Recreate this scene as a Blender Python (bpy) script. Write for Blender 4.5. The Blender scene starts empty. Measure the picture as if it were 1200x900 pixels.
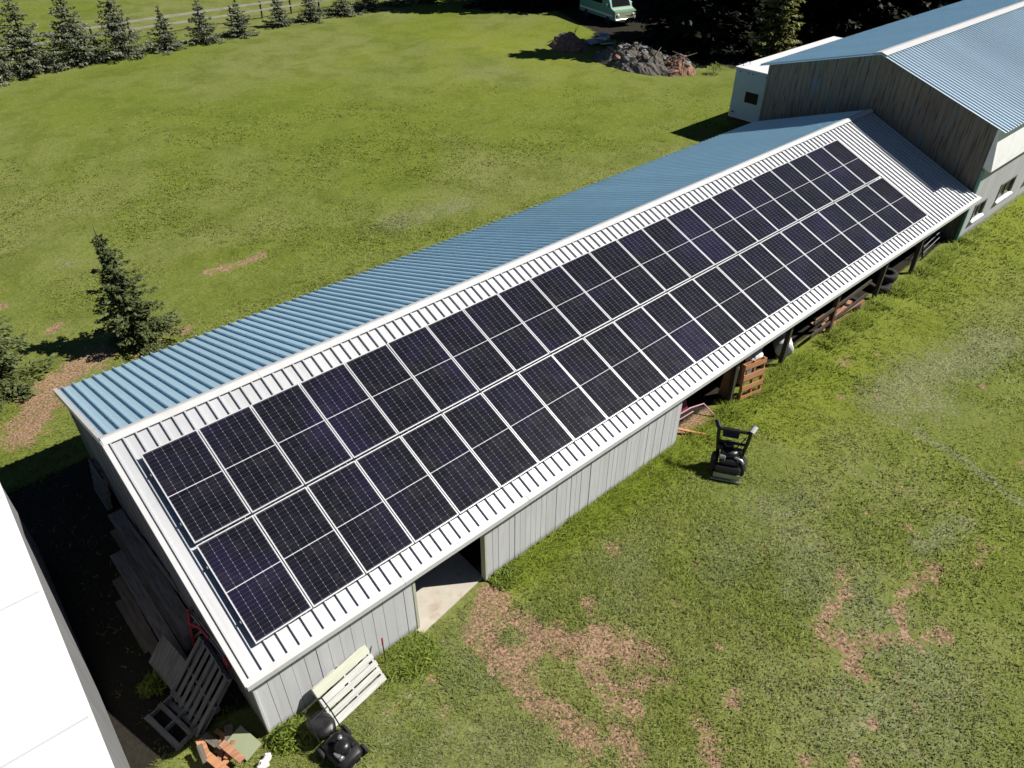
import bpy, math, random
import numpy as np
from mathutils import Vector, Matrix

random.seed(7)
RNG = np.random.default_rng(11)
SC = bpy.context.scene
COL = SC.collection
R = math.radians

# ------------------------------------------------------------------ materials
class NT:
    def __init__(s, name):
        m = bpy.data.materials.new(name); m.use_nodes = True
        s.m = m; s.t = m.node_tree; s.n = s.t.nodes; s.n.clear()
        s.out = s.n.new('ShaderNodeOutputMaterial')
        s.b = s.n.new('ShaderNodeBsdfPrincipled')
        s.t.links.new(s.b.outputs[0], s.out.inputs[0])
    def link(s, a, b): s.t.links.new(a, b)
    def node(s, typ, **kw):
        n = s.n.new(typ)
        for k, v in kw.items(): setattr(n, k, v)
        return n
    def put(s, sock, v):
        if isinstance(v, bpy.types.NodeSocket): s.link(v, sock)
        else:
            if hasattr(sock, 'default_value'):
                if isinstance(v, (tuple, list)) and len(v) == 3 and sock.type == 'RGBA': v = (*v, 1)
                sock.default_value = v
    def math(s, op, a, b=0.0, c=None, clamp=False):
        n = s.node('ShaderNodeMath', operation=op); n.use_clamp = clamp
        s.put(n.inputs[0], a); s.put(n.inputs[1], b)
        if c is not None: s.put(n.inputs[2], c)
        return n.outputs[0]
    def mix(s, f, a, b, mode='MIX'):
        n = s.node('ShaderNodeMix', data_type='RGBA', blend_type=mode)
        s.put(n.inputs[0], f); s.put(n.inputs[6], a); s.put(n.inputs[7], b)
        return n.outputs[2]
    def ramp(s, f, a, b):                       # clamped smoothstep a..b
        n = s.node('ShaderNodeMapRange', interpolation_type='SMOOTHSTEP')
        s.put(n.inputs[0], f); n.inputs[1].default_value = a; n.inputs[2].default_value = b
        return n.outputs[0]
    def noise(s, co, scale, detail=3, rough=0.55, dist=0.0):
        n = s.node('ShaderNodeTexNoise'); s.link(co, n.inputs['Vector'])
        n.inputs['Scale'].default_value = scale; n.inputs['Detail'].default_value = detail
        n.inputs['Roughness'].default_value = rough; n.inputs['Distortion'].default_value = dist
        return n.outputs[0]
    def obj(s): return s.node('ShaderNodeTexCoord').outputs['Object']
    def pos(s): return s.node('ShaderNodeNewGeometry').outputs['Position']
    def scaled(s, co, v):
        n = s.node('ShaderNodeVectorMath', operation='MULTIPLY'); s.link(co, n.inputs[0]); n.inputs[1].default_value = v
        return n.outputs[0]
    def sep(s, co):
        n = s.node('ShaderNodeSeparateXYZ'); s.link(co, n.inputs[0]); return n.outputs
    def white(s, v):
        n = s.node('ShaderNodeTexWhiteNoise', noise_dimensions='1D'); s.put(n.inputs['W'], v); return n.outputs[0]
    def attr(s, name):
        return s.node('ShaderNodeAttribute', attribute_name=name).outputs['Fac']
    def bump(s, h, strength=0.3, dist=0.02):
        n = s.node('ShaderNodeBump'); n.inputs['Strength'].default_value = strength; n.inputs['Distance'].default_value = dist
        s.link(h, n.inputs['Height']); s.link(n.outputs[0], s.b.inputs['Normal'])
    def set(s, **kw):
        names = dict(color='Base Color', rough='Roughness', metal='Metallic', spec='Specular IOR Level', coat='Coat Weight', trans='Transmission Weight', alpha='Alpha')
        for k, v in kw.items(): s.put(s.b.inputs[names[k]], v)
        return s

def plain(name, col, rough=0.6, var=0.25, scale=6.0, metal=0.0, spec=0.4, dirt=None, dirt_amt=0.5, bump=0.0):
    t = NT(name); co = t.obj()
    n1 = t.noise(co, scale, 4, 0.6)
    c = t.mix(n1, tuple(x * (1 - var) for x in col), tuple(min(1, x * (1 + var)) for x in col))
    if dirt:
        n2 = t.ramp(t.noise(co, scale * 0.6, 5, 0.65, 0.5), 0.5, 0.72)
        c = t.mix(t.math('MULTIPLY', n2, dirt_amt), c, dirt)
    t.set(color=c, rough=rough, metal=metal, spec=spec)
    if bump: t.bump(t.noise(co, scale * 5, 4), bump, 0.01)
    return t.m

def sheet_metal(name, col, dirt, rough=0.4, metal=0.0, amt=0.4):
    t = NT(name); co = t.obj()
    streak = t.noise(t.scaled(co, (3.5, 0.35, 0.35)), 1.6, 5, 0.65)
    blot = t.noise(co, 0.8, 4, 0.6)
    c = t.mix(t.math('MULTIPLY', t.ramp(streak, 0.48, 0.75), amt), col, dirt)
    c = t.mix(t.math('MULTIPLY', t.ramp(blot, 0.35, 0.75), 0.25), c, tuple(x * 0.82 for x in col))
    sx = t.sep(co)[0]                        # sheets 0.9144 m wide differ slightly
    w = t.white(t.math('FLOOR', t.math('DIVIDE', sx, 0.9144)))
    c = t.mix(t.math('MULTIPLY', w, 0.14), c, tuple(x * 0.6 for x in col))
    t.set(color=c, rough=t.math('ADD', t.math('MULTIPLY', blot, 0.25), rough - 0.1), metal=metal, spec=0.45)
    t.bump(t.noise(co, 2.2, 2), 0.12, 0.02)
    return t.m

def boards(name, col, dark, width, axis=0, rough=0.75, streak_amt=0.55, patch=None):
    """painted or weathered boards running up: tone per board, streaks along the board"""
    t = NT(name); co = t.obj(); s = t.sep(co)
    w = t.white(t.math('FLOOR', t.math('DIVIDE', s[axis], width)))
    v = (9, 9, 0.7)
    st = t.noise(t.scaled(co, v), 1.5, 5, 0.65, 0.3)
    c = t.mix(t.math('MULTIPLY', w, 0.3), col, tuple(x * 0.62 for x in col))
    c = t.mix(t.math('MULTIPLY', t.ramp(st, 0.45, 0.75), streak_amt), c, dark)
    if patch:
        p = t.ramp(t.noise(t.scaled(co, (1.4, 1.4, 0.5)), 1.0, 3, 0.5), 0.6, 0.68)
        c = t.mix(t.math('MULTIPLY', p, 0.7), c, patch)
    mud = t.math('SUBTRACT', t.math('ADD', 0.30, t.math('MULTIPLY', t.noise(co, 5, 4, 0.7), 0.5)), t.math('MULTIPLY', s[2], 1.9))
    c = t.mix(t.math('MULTIPLY', t.ramp(mud, 0.05, 0.45), 0.6), c, (0.16, 0.14, 0.09))
    t.set(color=c, rough=rough, spec=0.25)
    t.bump(st, 0.2, 0.01)
    return t.m

def wood(name, col, dark, axis=0, rough=0.8):
    t = NT(name); co = t.obj()
    v = [14, 14, 14]; v[axis] = 1.2
    n = t.noise(t.scaled(co, tuple(v)), 1.5, 5, 0.65, 0.4)
    n2 = t.noise(co, 3, 3)
    c = t.mix(t.ramp(n, 0.35, 0.7), col, dark)
    c = t.mix(t.math('MULTIPLY', n2, 0.4), c, tuple(x * 0.6 for x in col))
    t.set(color=c, rough=rough, spec=0.2); t.bump(n, 0.25, 0.01)
    return t.m

def leaf_mat(name, lit, dark, rough=0.6, brown=None):
    t = NT(name); co = t.obj(); r = t.attr('rnd')
    n = t.noise(co, 1.3, 3)
    c = t.mix(t.math('ADD', t.math('MULTIPLY', r, 0.75), t.math('MULTIPLY', t.math('SUBTRACT', n, 0.5), 0.7), clamp=True), dark, lit)
    if brown: c = t.mix(t.math('MULTIPLY', t.ramp(r, 0.9, 0.97), 0.6), c, brown)
    t.set(color=c, rough=rough, spec=0.2)
    return t.m

def grass_colour(t, co):
    """meadow colour from world position; shared by ground sheet and blades"""
    big = t.noise(co, 0.06, 4, 0.55, 0.6)
    mid = t.noise(co, 0.45, 4, 0.6, 0.4)
    fine = t.noise(co, 2.6, 4, 0.65)
    c = t.mix(t.ramp(big, 0.38, 0.62), (0.150, 0.188, 0.026), (0.195, 0.214, 0.068))
    c = t.mix(t.math('MULTIPLY', t.ramp(mid, 0.42, 0.66), 0.65), c, (0.100, 0.134, 0.015))
    c = t.mix(t.math('MULTIPLY', t.ramp(fine, 0.5, 0.72), 0.5), c, (0.215, 0.25, 0.072))
    return c, big, mid, fine

def ground_mat():
    t = NT('meadow_ground'); co = t.pos()
    c, big, mid, fine = grass_colour(t, co)
    vf = t.noise(co, 11, 4, 0.7)
    c = t.mix(t.math('MULTIPLY', t.ramp(vf, 0.42, 0.62), 0.45), c, (0.078, 0.096, 0.018))
    c = t.mix(t.math('MULTIPLY', t.attr('lush'), 0.6), c, (0.185, 0.225, 0.012))
    # dry pale turf
    br = t.math('ADD', t.math('MULTIPLY', t.noise(co, 2.7, 5, 0.7), 0.6), t.math('MULTIPLY', t.noise(co, 9.5, 4, 0.7), 0.4))
    sharp = t.ramp(t.noise(co, 17, 3, 0.75), 0.40, 0.62)
    pale = t.ramp(t.math('ADD', t.attr('pale'), t.math('MULTIPLY', t.math('SUBTRACT', br, 0.5), 3.6)), 0.3, 0.7)
    c = t.mix(t.math('MULTIPLY', pale, 0.75), c, t.mix(sharp, (0.085, 0.105, 0.038), (0.30, 0.30, 0.165)))
    # bare earth
    d = t.ramp(t.math('ADD', t.attr('dirt'), t.math('MULTIPLY', t.math('SUBTRACT', br, 0.5), 4.6)), 0.36, 0.70)
    earth = t.mix(sharp, (0.14, 0.08, 0.054), (0.47, 0.285, 0.20))
    earth = t.mix(t.math('MULTIPLY', t.ramp(fine, 0.45, 0.7), 0.5), earth, (0.30, 0.18, 0.115))
    c = t.mix(t.math('MULTIPLY', d, 0.82), c, earth)
    # bare earth with the shade of buildings and wood put into its colour
    bare_shade = t.ramp(t.math('ADD', t.attr('bare_shade'), t.math('MULTIPLY', t.math('SUBTRACT', br, 0.5), 0.9)), 0.4, 0.65)
    c = t.mix(bare_shade, c, t.mix(vf, (0.014, 0.013, 0.010), (0.042, 0.038, 0.028)))
    t.set(color=c, rough=0.95, spec=0.1)
    h = t.math('ADD', t.math('MULTIPLY', vf, 0.5), t.math('ADD', fine, t.math('MULTIPLY', mid, 1.5)))
    t.bump(h, 0.6, 0.07)
    return t.m

def blade_mat():
    t = NT('grass_blades'); co = t.pos()
    c, big, mid, fine = grass_colour(t, co)
    r = t.attr('rnd')
    c = t.mix(t.math('MULTIPLY', r, 0.7), c, (0.215, 0.255, 0.040))
    c = t.mix(t.math('MULTIPLY', t.ramp(r, 0.93, 0.98), 0.7), c, (0.30, 0.29, 0.15))
    c = t.mix(t.math('MULTIPLY', t.attr('lush'), 0.75), c, (0.16, 0.215, 0.014))
    c = t.mix(t.math('MULTIPLY', t.attr('pale'), 0.75), c, (0.15, 0.175, 0.095))
    c = t.mix(t.attr('dry'), c, t.mix(r, (0.17, 0.10, 0.06), (0.52, 0.36, 0.24)))
    t.set(color=c, rough=0.75, spec=0.15)
    return t.m

def panel_glass():
    """6 x 24 half-cut cells: dark cells, thin wire gaps, diamonds at the clipped corners"""
    t = NT('solar_cells'); co = t.obj(); s = t.sep(co)
    x, y = s[0], s[1]                       # local, centred; glass 0.995 x 1.975
    cw = 0.1635; ch = 0.0795
    ax = t.math('ABSOLUTE', t.math('SUBTRACT', t.math('FRACT', t.math('ADD', t.math('DIVIDE', x, cw), 3.0)), 0.5))
    ay0 = t.math('SUBTRACT', t.math('ABSOLUTE', y), 0.013)
    ay = t.math('ABSOLUTE', t.math('SUBTRACT', t.math('FRACT', t.math('DIVIDE', ay0, ch)), 0.5))
    dx = t.math('MULTIPLY', t.math('SUBTRACT', 0.5, ax), cw)     # metres to the column gap
    dy = t.math('MULTIPLY', t.math('SUBTRACT', 0.5, ay), ch)
    gx = t.math('LESS_THAN', dx, 0.0022); gy = t.math('LESS_THAN', dy, 0.0012)
    dia = t.math('LESS_THAN', t.math('ADD', dx, t.math('MULTIPLY', dy, 0.6)), 0.0075)
    midl = t.math('LESS_THAN', t.math('ABSOLUTE', y), 0.0065)
    edge = t.math('MAXIMUM', t.math('GREATER_THAN', t.math('ABSOLUTE', x), cw * 3), t.math('GREATER_THAN', t.math('ABSOLUTE', y), 0.013 + ch * 12))
    bus = t.math('LESS_THAN', t.math('ABSOLUTE', t.math('SUBTRACT', t.math('FRACT', t.math('DIVIDE', x, cw / 9)), 0.5)), 0.045)
    oi = t.node('ShaderNodeObjectInfo').outputs['Random']
    cellrnd = t.white(t.math('ADD', t.math('FLOOR', t.math('ADD', t.math('DIVIDE', x, cw), 3.0)),
                      t.math('ADD', t.math('MULTIPLY', t.math('FLOOR', t.math('DIVIDE', y, ch)), 7.3), t.math('MULTIPLY', oi, 900))))
    cell = t.mix(cellrnd, (0.0045, 0.0045, 0.0075), (0.0085, 0.0085, 0.0135))
    tint = t.ramp(t.noise(t.pos(), 0.55, 3, 0.6), 0.44, 0.66)
    cell = t.mix(t.math('MULTIPLY', tint, t.math('ADD', 0.35, t.math('MULTIPLY', oi, 0.5))), cell, (0.013, 0.010, 0.034))
    c = t.mix(t.math('MULTIPLY', bus, 0.35), cell, (0.06, 0.06, 0.065))
    c = t.mix(t.math('MULTIPLY', gy, 0.85), c, (0.10, 0.10, 0.105))
    c = t.mix(t.math('MULTIPLY', gx, 0.55), c, (0.22, 0.22, 0.23))
    c = t.mix(t.math('MULTIPLY', dia, 0.8), c, (0.30, 0.30, 0.31))
    c = t.mix(edge, c, (0.06, 0.06, 0.065))
    c = t.mix(midl, c, (0.62, 0.62, 0.63))
    dust = t.noise(co, 2.5, 4, 0.65)
    c = t.mix(t.math('MULTIPLY', t.ramp(dust, 0.45, 0.8), 0.05), c, (0.25, 0.22, 0.18))
    t.set(color=c, rough=t.math('ADD', 0.12, t.math('MULTIPLY', dust, 0.12)), spec=0.42)
    return t.m

M = {}
M['roof_white'] = sheet_metal('white_roof_sheet', (0.57, 0.58, 0.59), (0.40, 0.385, 0.36), 0.5, 0.5, 0.35)
M['roof_blue_shaded'] = sheet_metal('shaded_blue_roof_sheet', (0.47, 0.66, 0.77), (0.44, 0.58, 0.62), 0.42, 0.35, 0.3)  # back slopes: dimmer light and sky reflection put into the sheet's blue
M['roof_blue_lit'] = sheet_metal('lit_blue_roof_sheet', (0.54, 0.66, 0.74), (0.50, 0.56, 0.60), 0.46, 0.35, 0.3)  # lit copy of the blue sheet for the barn's sunny front slope
M['trim_white'] = plain('white_trim', (0.56, 0.56, 0.55), 0.45, 0.06, 3, dirt=(0.4, 0.38, 0.34), dirt_amt=0.3)
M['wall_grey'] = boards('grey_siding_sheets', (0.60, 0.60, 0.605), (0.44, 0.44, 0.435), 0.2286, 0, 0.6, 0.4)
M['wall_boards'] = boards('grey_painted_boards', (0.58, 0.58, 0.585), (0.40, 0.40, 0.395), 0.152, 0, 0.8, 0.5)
M['gable_boards'] = boards('shaded_gable_boards', (0.24, 0.24, 0.24), (0.10, 0.098, 0.095), 0.18, 1)  # base darkened: shade of the gable side put into the board colour
M['barn_boards'] = boards('weathered_barn_boards', (0.215, 0.187, 0.152), (0.045, 0.038, 0.03), 0.21, 1, 0.85, 0.95, (0.13, 0.2, 0.24))
M['barn_grey'] = boards('barn_grey_boards', (0.46, 0.465, 0.47), (0.34, 0.34, 0.34), 0.3, 0, 0.75, 0.4)
M['barn_white'] = plain('barn_white_paint', (0.82, 0.82, 0.81), 0.6, 0.05, 2, dirt=(0.5, 0.48, 0.45), dirt_amt=0.35)
M['alu'] = plain('silver_anodised_frame', (0.72, 0.72, 0.73), 0.38, 0.05, 3, metal=0.35)
M['cells'] = panel_glass()
M['post'] = wood('dark_post_timber', (0.10, 0.085, 0.065), (0.035, 0.03, 0.025), 2)
M['post_red'] = wood('reddish_post_timber', (0.16, 0.07, 0.04), (0.05, 0.03, 0.02), 2)
M['pallet_white'] = wood('bleached_pallet_wood', (0.60, 0.60, 0.565), (0.42, 0.42, 0.39), 0)
M['pallet_green'] = wood('algae_tinged_board', (0.55, 0.56, 0.45), (0.47, 0.49, 0.37), 0)
M['pallet_grey'] = wood('weathered_grey_wood', (0.24, 0.235, 0.225), (0.11, 0.105, 0.10), 0)
M['lumber'] = wood('grey_lumber', (0.25, 0.24, 0.225), (0.11, 0.10, 0.095), 1)
M['lumber2'] = wood('brown_lumber', (0.19, 0.16, 0.125), (0.08, 0.07, 0.06), 1)
M['pallet_orange'] = wood('fresh_orange_wood', (0.62, 0.31, 0.16), (0.38, 0.17, 0.08), 0)
M['broken_wood'] = wood('red_brown_broken_wood', (0.48, 0.25, 0.15), (0.26, 0.12, 0.07), 0)
M['black'] = plain('black_paint', (0.012, 0.012, 0.013), 0.35, 0.3, 5, spec=0.5)
M['black_gloss'] = plain('black_worn_plastic', (0.014, 0.014, 0.015), 0.38, 0.2, 4, spec=0.4, dirt=(0.07, 0.066, 0.055), dirt_amt=0.35, bump=0.15)
M['rubber'] = plain('black_rubber', (0.02, 0.02, 0.02), 0.85, 0.3, 8, dirt=(0.09, 0.075, 0.055), dirt_amt=0.4)
M['steel'] = plain('grey_steel', (0.40, 0.40, 0.41), 0.35, 0.15, 8, metal=0.7)
M['red'] = plain('red_paint', (0.34, 0.022, 0.04), 0.45, 0.2, 6)
M['maroon'] = plain('maroon_paint', (0.22, 0.02, 0.055), 0.5, 0.3, 5)
M['pink'] = plain('faded_pink_paint', (0.50, 0.24, 0.29), 0.5, 0.2, 6)
M['concrete'] = plain('straw_strewn_concrete', (0.50, 0.46, 0.38), 0.9, 0.2, 4, dirt=(0.36, 0.25, 0.16), dirt_amt=0.7, bump=0.2)
M['white_paint'] = plain('white_vehicle_paint', (0.80, 0.80, 0.80), 0.35, 0.04, 1.5, dirt=(0.62, 0.6, 0.56), dirt_amt=0.25)
M['trailer_rear'] = plain('trailer_rear_shaded_white', (0.46, 0.58, 0.69), 0.4, 0.08, 2, dirt=(0.28, 0.42, 0.44), dirt_amt=0.4)  # white rear face with its blue shade put into the colour
M['window'] = plain('dark_window_glass', (0.012, 0.013, 0.015), 0.12, 0.1, 2, spec=0.12)
M['teal'] = plain('teal_paint', (0.10, 0.30, 0.26), 0.4, 0.15, 3, dirt=(0.2, 0.22, 0.2), dirt_amt=0.3)
M['palegreen'] = plain('pale_green_panel', (0.25, 0.28, 0.17), 0.8, 0.12, 3)
M['cream'] = plain('pale_cream_green_paint', (0.42, 0.46, 0.30), 0.4, 0.1, 3)
M['bag'] = plain('white_plastic', (0.72, 0.72, 0.70), 0.4, 0.1, 9)
M['earth_heap'] = plain('orange_earth', (0.27, 0.15, 0.10), 0.95, 0.4, 1.6, dirt=(0.16, 0.10, 0.07), dirt_amt=0.7, bump=0.5)
M['rubble'] = plain('grey_rubble', (0.13, 0.115, 0.098), 0.95, 0.5, 1.5, dirt=(0.09, 0.115, 0.03), dirt_amt=0.85, bump=0.5)
M['chunk'] = plain('pale_concrete_chunk', (0.22, 0.21, 0.195), 0.9, 0.3, 3, bump=0.4)
M['bark'] = wood('dark_bark', (0.09, 0.07, 0.05), (0.03, 0.025, 0.02), 2)
M['rail'] = wood('pale_fence_rail', (0.48, 0.46, 0.42), (0.30, 0.28, 0.25), 0)
M['spruce'] = leaf_mat('dark_spruce_needles', (0.15, 0.18, 0.06), (0.028, 0.042, 0.016))
M['spruce_pale'] = leaf_mat('pale_spruce_needles', (0.27, 0.29, 0.19), (0.05, 0.065, 0.034))
M['spruce_forest'] = leaf_mat('shaded_forest_needles', (0.020, 0.026, 0.010), (0.004, 0.006, 0.003))  # near black: deep shade of the wood put into the needle colour
M['spruce_lit'] = leaf_mat('sunlit_spruce_needles', (0.27, 0.28, 0.07), (0.06, 0.07, 0.018))  # brightened: sunlight on the conifer put into the needle colour
M['weed'] = leaf_mat('weed_leaves', (0.20, 0.25, 0.03), (0.08, 0.12, 0.016))
M['ground'] = ground_mat()
M['blade'] = blade_mat()

# ------------------------------------------------------------------ mesh builder
class MB:
    def __init__(s): s.v = []; s.f = []; s.sm = []
    def add(s, vs, fs, smooth=False):
        o = len(s.v); s.v += [tuple(v) for v in vs]
        for f in fs: s.f.append([i + o for i in f]); s.sm.append(smooth)
    def box(s, c, d, rot=None, bev=0.0):
        """centre, full size, optional rotation Matrix; chamfered on request"""
        hx, hy, hz = d[0] / 2, d[1] / 2, d[2] / 2
        if bev <= 0:
            vs = [(x, y, z) for x in (-hx, hx) for y in (-hy, hy) for z in (-hz, hz)]
            fs = [(0, 1, 3, 2), (4, 6, 7, 5), (0, 4, 5, 1), (2, 3, 7, 6), (0, 2, 6, 4), (1, 5, 7, 3)]
        else:
            b = min(bev, hx * .9, hy * .9, hz * .9); vs = []; idx = {}
            for sx in (-1, 1):
                for sy in (-1, 1):
                    for sz in (-1, 1):
                        for k in range(3):
                            p = [sx * hx, sy * hy, sz * hz]; q = [sx * (hx - b), sy * (hy - b), sz * (hz - b)]
                            q[k] = p[k]; idx[(sx, sy, sz, k)] = len(vs); vs.append(tuple(q))
            fs = []
            for k in range(3):
                a, c2 = [i for i in range(3) if i != k]
                for sg in (-1, 1):
                    ring = []
                    for u, w in ((-1, -1), (1, -1), (1, 1), (-1, 1)):
                        t = [0, 0, 0]; t[k] = sg; t[a] = u; t[c2] = w; ring.append(idx[(*t, k)])
                    fs.append(ring)
                for u in (-1, 1):
                    for w in (-1, 1):
                        t0 = [0, 0, 0]; t0[k] = -1; t0[a] = u; t0[c2] = w; t1 = list(t0); t1[k] = 1
                        fs.append([idx[(*t0, a)], idx[(*t1, a)], idx[(*t1, c2)], idx[(*t0, c2)]])
            for sx in (-1, 1):
                for sy in (-1, 1):
                    for sz in (-1, 1): fs.append([idx[(sx, sy, sz, k)] for k in range(3)])
        C = Vector(c)
        vs = [C + (rot @ Vector(v) if rot else Vector(v)) for v in vs]
        s.add(vs, fs); return s
    def beam(s, a, b, w, h=None, up=(0, 0, 1), bev=0.0):
        """rectangular bar from a to b"""
        a, b = Vector(a), Vector(b); d = b - a; L = d.length; x = d.normalized(); u = Vector(up)
        if abs(x.dot(u)) > .98: u = Vector((1, 0, 0))
        y = u.cross(x).normalized(); z = x.cross(y)
        m = Matrix((x, y, z)).transposed()
        return s.box((a + b) / 2, (L, w, h or w), m, bev)
    def tube(s, pts, r, n=8, cap=True):
        pts = [Vector(p) for p in pts]; rs = r if isinstance(r, (list, tuple)) else [r] * len(pts)
        rings = []; prev = None
        for i, p in enumerate(pts):
            d = (pts[min(i + 1, len(pts) - 1)] - pts[max(i - 1, 0)]).normalized()
            u = prev if prev else (Vector((0, 0, 1)) if abs(d.z) < .9 else Vector((1, 0, 0)))
            y = d.cross(u).normalized(); u = y.cross(d); prev = u
            rings.append([p + (u * math.cos(2 * math.pi * k / n) + y * math.sin(2 * math.pi * k / n)) * rs[i] for k in range(n)])
        vs = [v for r_ in rings for v in r_]; fs = []
        for i in range(len(pts) - 1):
            for k in range(n):
                a = i * n + k; b = i * n + (k + 1) % n; fs.append((a, b, b + n, a + n))
        s.add(vs, fs, True)
        if cap: s.add(rings[0], [list(range(n))[::-1]]); s.add(rings[-1], [list(range(n))])
        return s
    def lathe(s, prof, c=(0, 0, 0), axis='Z', n=20, rot=None):
        vs = []; fs = []
        for r, h in prof:
            for k in range(n):
                a = 2 * math.pi * k / n; p = Vector((r * math.cos(a), r * math.sin(a), h))
                if axis == 'X': p = Vector((p.z, p.x, p.y))
                if axis == 'Y': p = Vector((p.x, p.z, p.y))
                if rot: p = rot @ p
                vs.append(p + Vector(c))
        for i in range(len(prof) - 1):
            for k in range(n):
                a = i * n + k; b = i * n + (k + 1) % n; fs.append((a, b, b + n, a + n))
        s.add(vs, fs, True); return s
    def prism(s, poly, axis, a, b):
        """poly in the other two axes, extruded from a to b along axis"""
        n = len(poly); vs = []
        for t in (a, b):
            for p, q in poly:
                vs.append({'X': (t, p, q), 'Y': (p, t, q), 'Z': (p, q, t)}[axis])
        fs = [list(range(n))[::-1], list(range(n, 2 * n))] + [(i, (i + 1) % n, n + (i + 1) % n, n + i) for i in range(n)]
        s.add(vs, fs); return s
    def blob(s, c, r, seed=0, n=10, amp=.3):
        rr = random.Random(seed); vs = []; fs = []; m = n // 2 + 1
        off = [rr.uniform(0, 6.28) for _ in range(8)]
        for i in range(m + 1):
            th = math.pi * i / m
            for k in range(n):
                ph = 2 * math.pi * k / n
                q = 1 + amp * (math.sin(3 * ph + off[0] + 2 * th) * .4 + math.sin(2 * th + off[1] + ph) * .4 + rr.uniform(-.5, .5))
                vs.append((c[0] + r[0] * q * math.sin(th) * math.cos(ph), c[1] + r[1] * q * math.sin(th) * math.sin(ph), c[2] + r[2] * q * math.cos(th)))
        for i in range(m):
            for k in range(n):
                a = i * n + k; b = i * n + (k + 1) % n; fs.append((a, b, b + n, a + n))
        s.add(vs, fs, False); return s
    def mesh(s, name, mat):
        me = bpy.data.meshes.new(name); me.from_pydata([tuple(v) for v in s.v], [], s.f)
        me.polygons.foreach_set('use_smooth', s.sm); me.materials.append(mat); me.validate(); me.update()
        return me
    def build(s, name, mat, parent=None, loc=None, rot=None):
        o = bpy.data.objects.new(name, s.mesh(name, M[mat] if isinstance(mat, str) else mat)); COL.objects.link(o)
        if parent: o.parent = parent
        if loc: o.location = loc
        if rot: o.rotation_euler = rot
        return o

def tag(o, label=None, cat=None, group=None, kind=None):
    if label: o['label'] = label
    if cat: o['category'] = cat
    if group: o['group'] = group
    if kind: o['kind'] = kind
    return o
def thing(name, label, cat, loc=(0, 0, 0), rz=0.0, group=None):
    o = bpy.data.objects.new(name, None); COL.objects.link(o); o.empty_display_size = .2
    o.location = loc; o.rotation_euler = (0, 0, rz)
    return tag(o, label, cat, group)
def dup(root, loc=None, rz=None, label=None, scale=None):
    r = root.copy(); COL.objects.link(r)
    if loc is not None: r.location = loc
    if rz is not None: r.rotation_euler = (0, 0, rz)
    if scale: r.scale = scale
    if label: r['label'] = label
    for ch in list(root.children):
        c = ch.copy(); COL.objects.link(c); c.parent = r
        for g in list(ch.children):
            d = g.copy(); COL.objects.link(d); d.parent = c
    return r
ORD = 'first second third fourth fifth sixth seventh eighth ninth tenth eleventh twelfth thirteenth fourteenth fifteenth sixteenth seventeenth eighteenth nineteenth twentieth twenty-first twenty-second twenty-third'.split()

# ------------------------------------------------------------------ noise for vertex masks
def vnoise(x, y, seed=0):
    xi = np.floor(x).astype(np.int64); yi = np.floor(y).astype(np.int64); xf = x - xi; yf = y - yi
    def h(a, b):
        n = (a * 374761393 + b * 668265263 + seed * 982451653) & 0x7fffffff
        n = ((n ^ (n >> 13)) * 1274126177) & 0x7fffffff
        return ((n ^ (n >> 16)) & 0xffff) / 65535.0
    u = xf * xf * (3 - 2 * xf); v = yf * yf * (3 - 2 * yf)
    return (h(xi, yi) * (1 - u) + h(xi + 1, yi) * u) * (1 - v) + (h(xi, yi + 1) * (1 - u) + h(xi + 1, yi + 1) * u) * v
def fbm(x, y, seed=0, o=4):
    s = 0; a = .5
    for k in range(o): s = s + a * vnoise(x * 2 ** k, y * 2 ** k, seed + k); a *= .5
    return s / (1 - .5 ** o)

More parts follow.
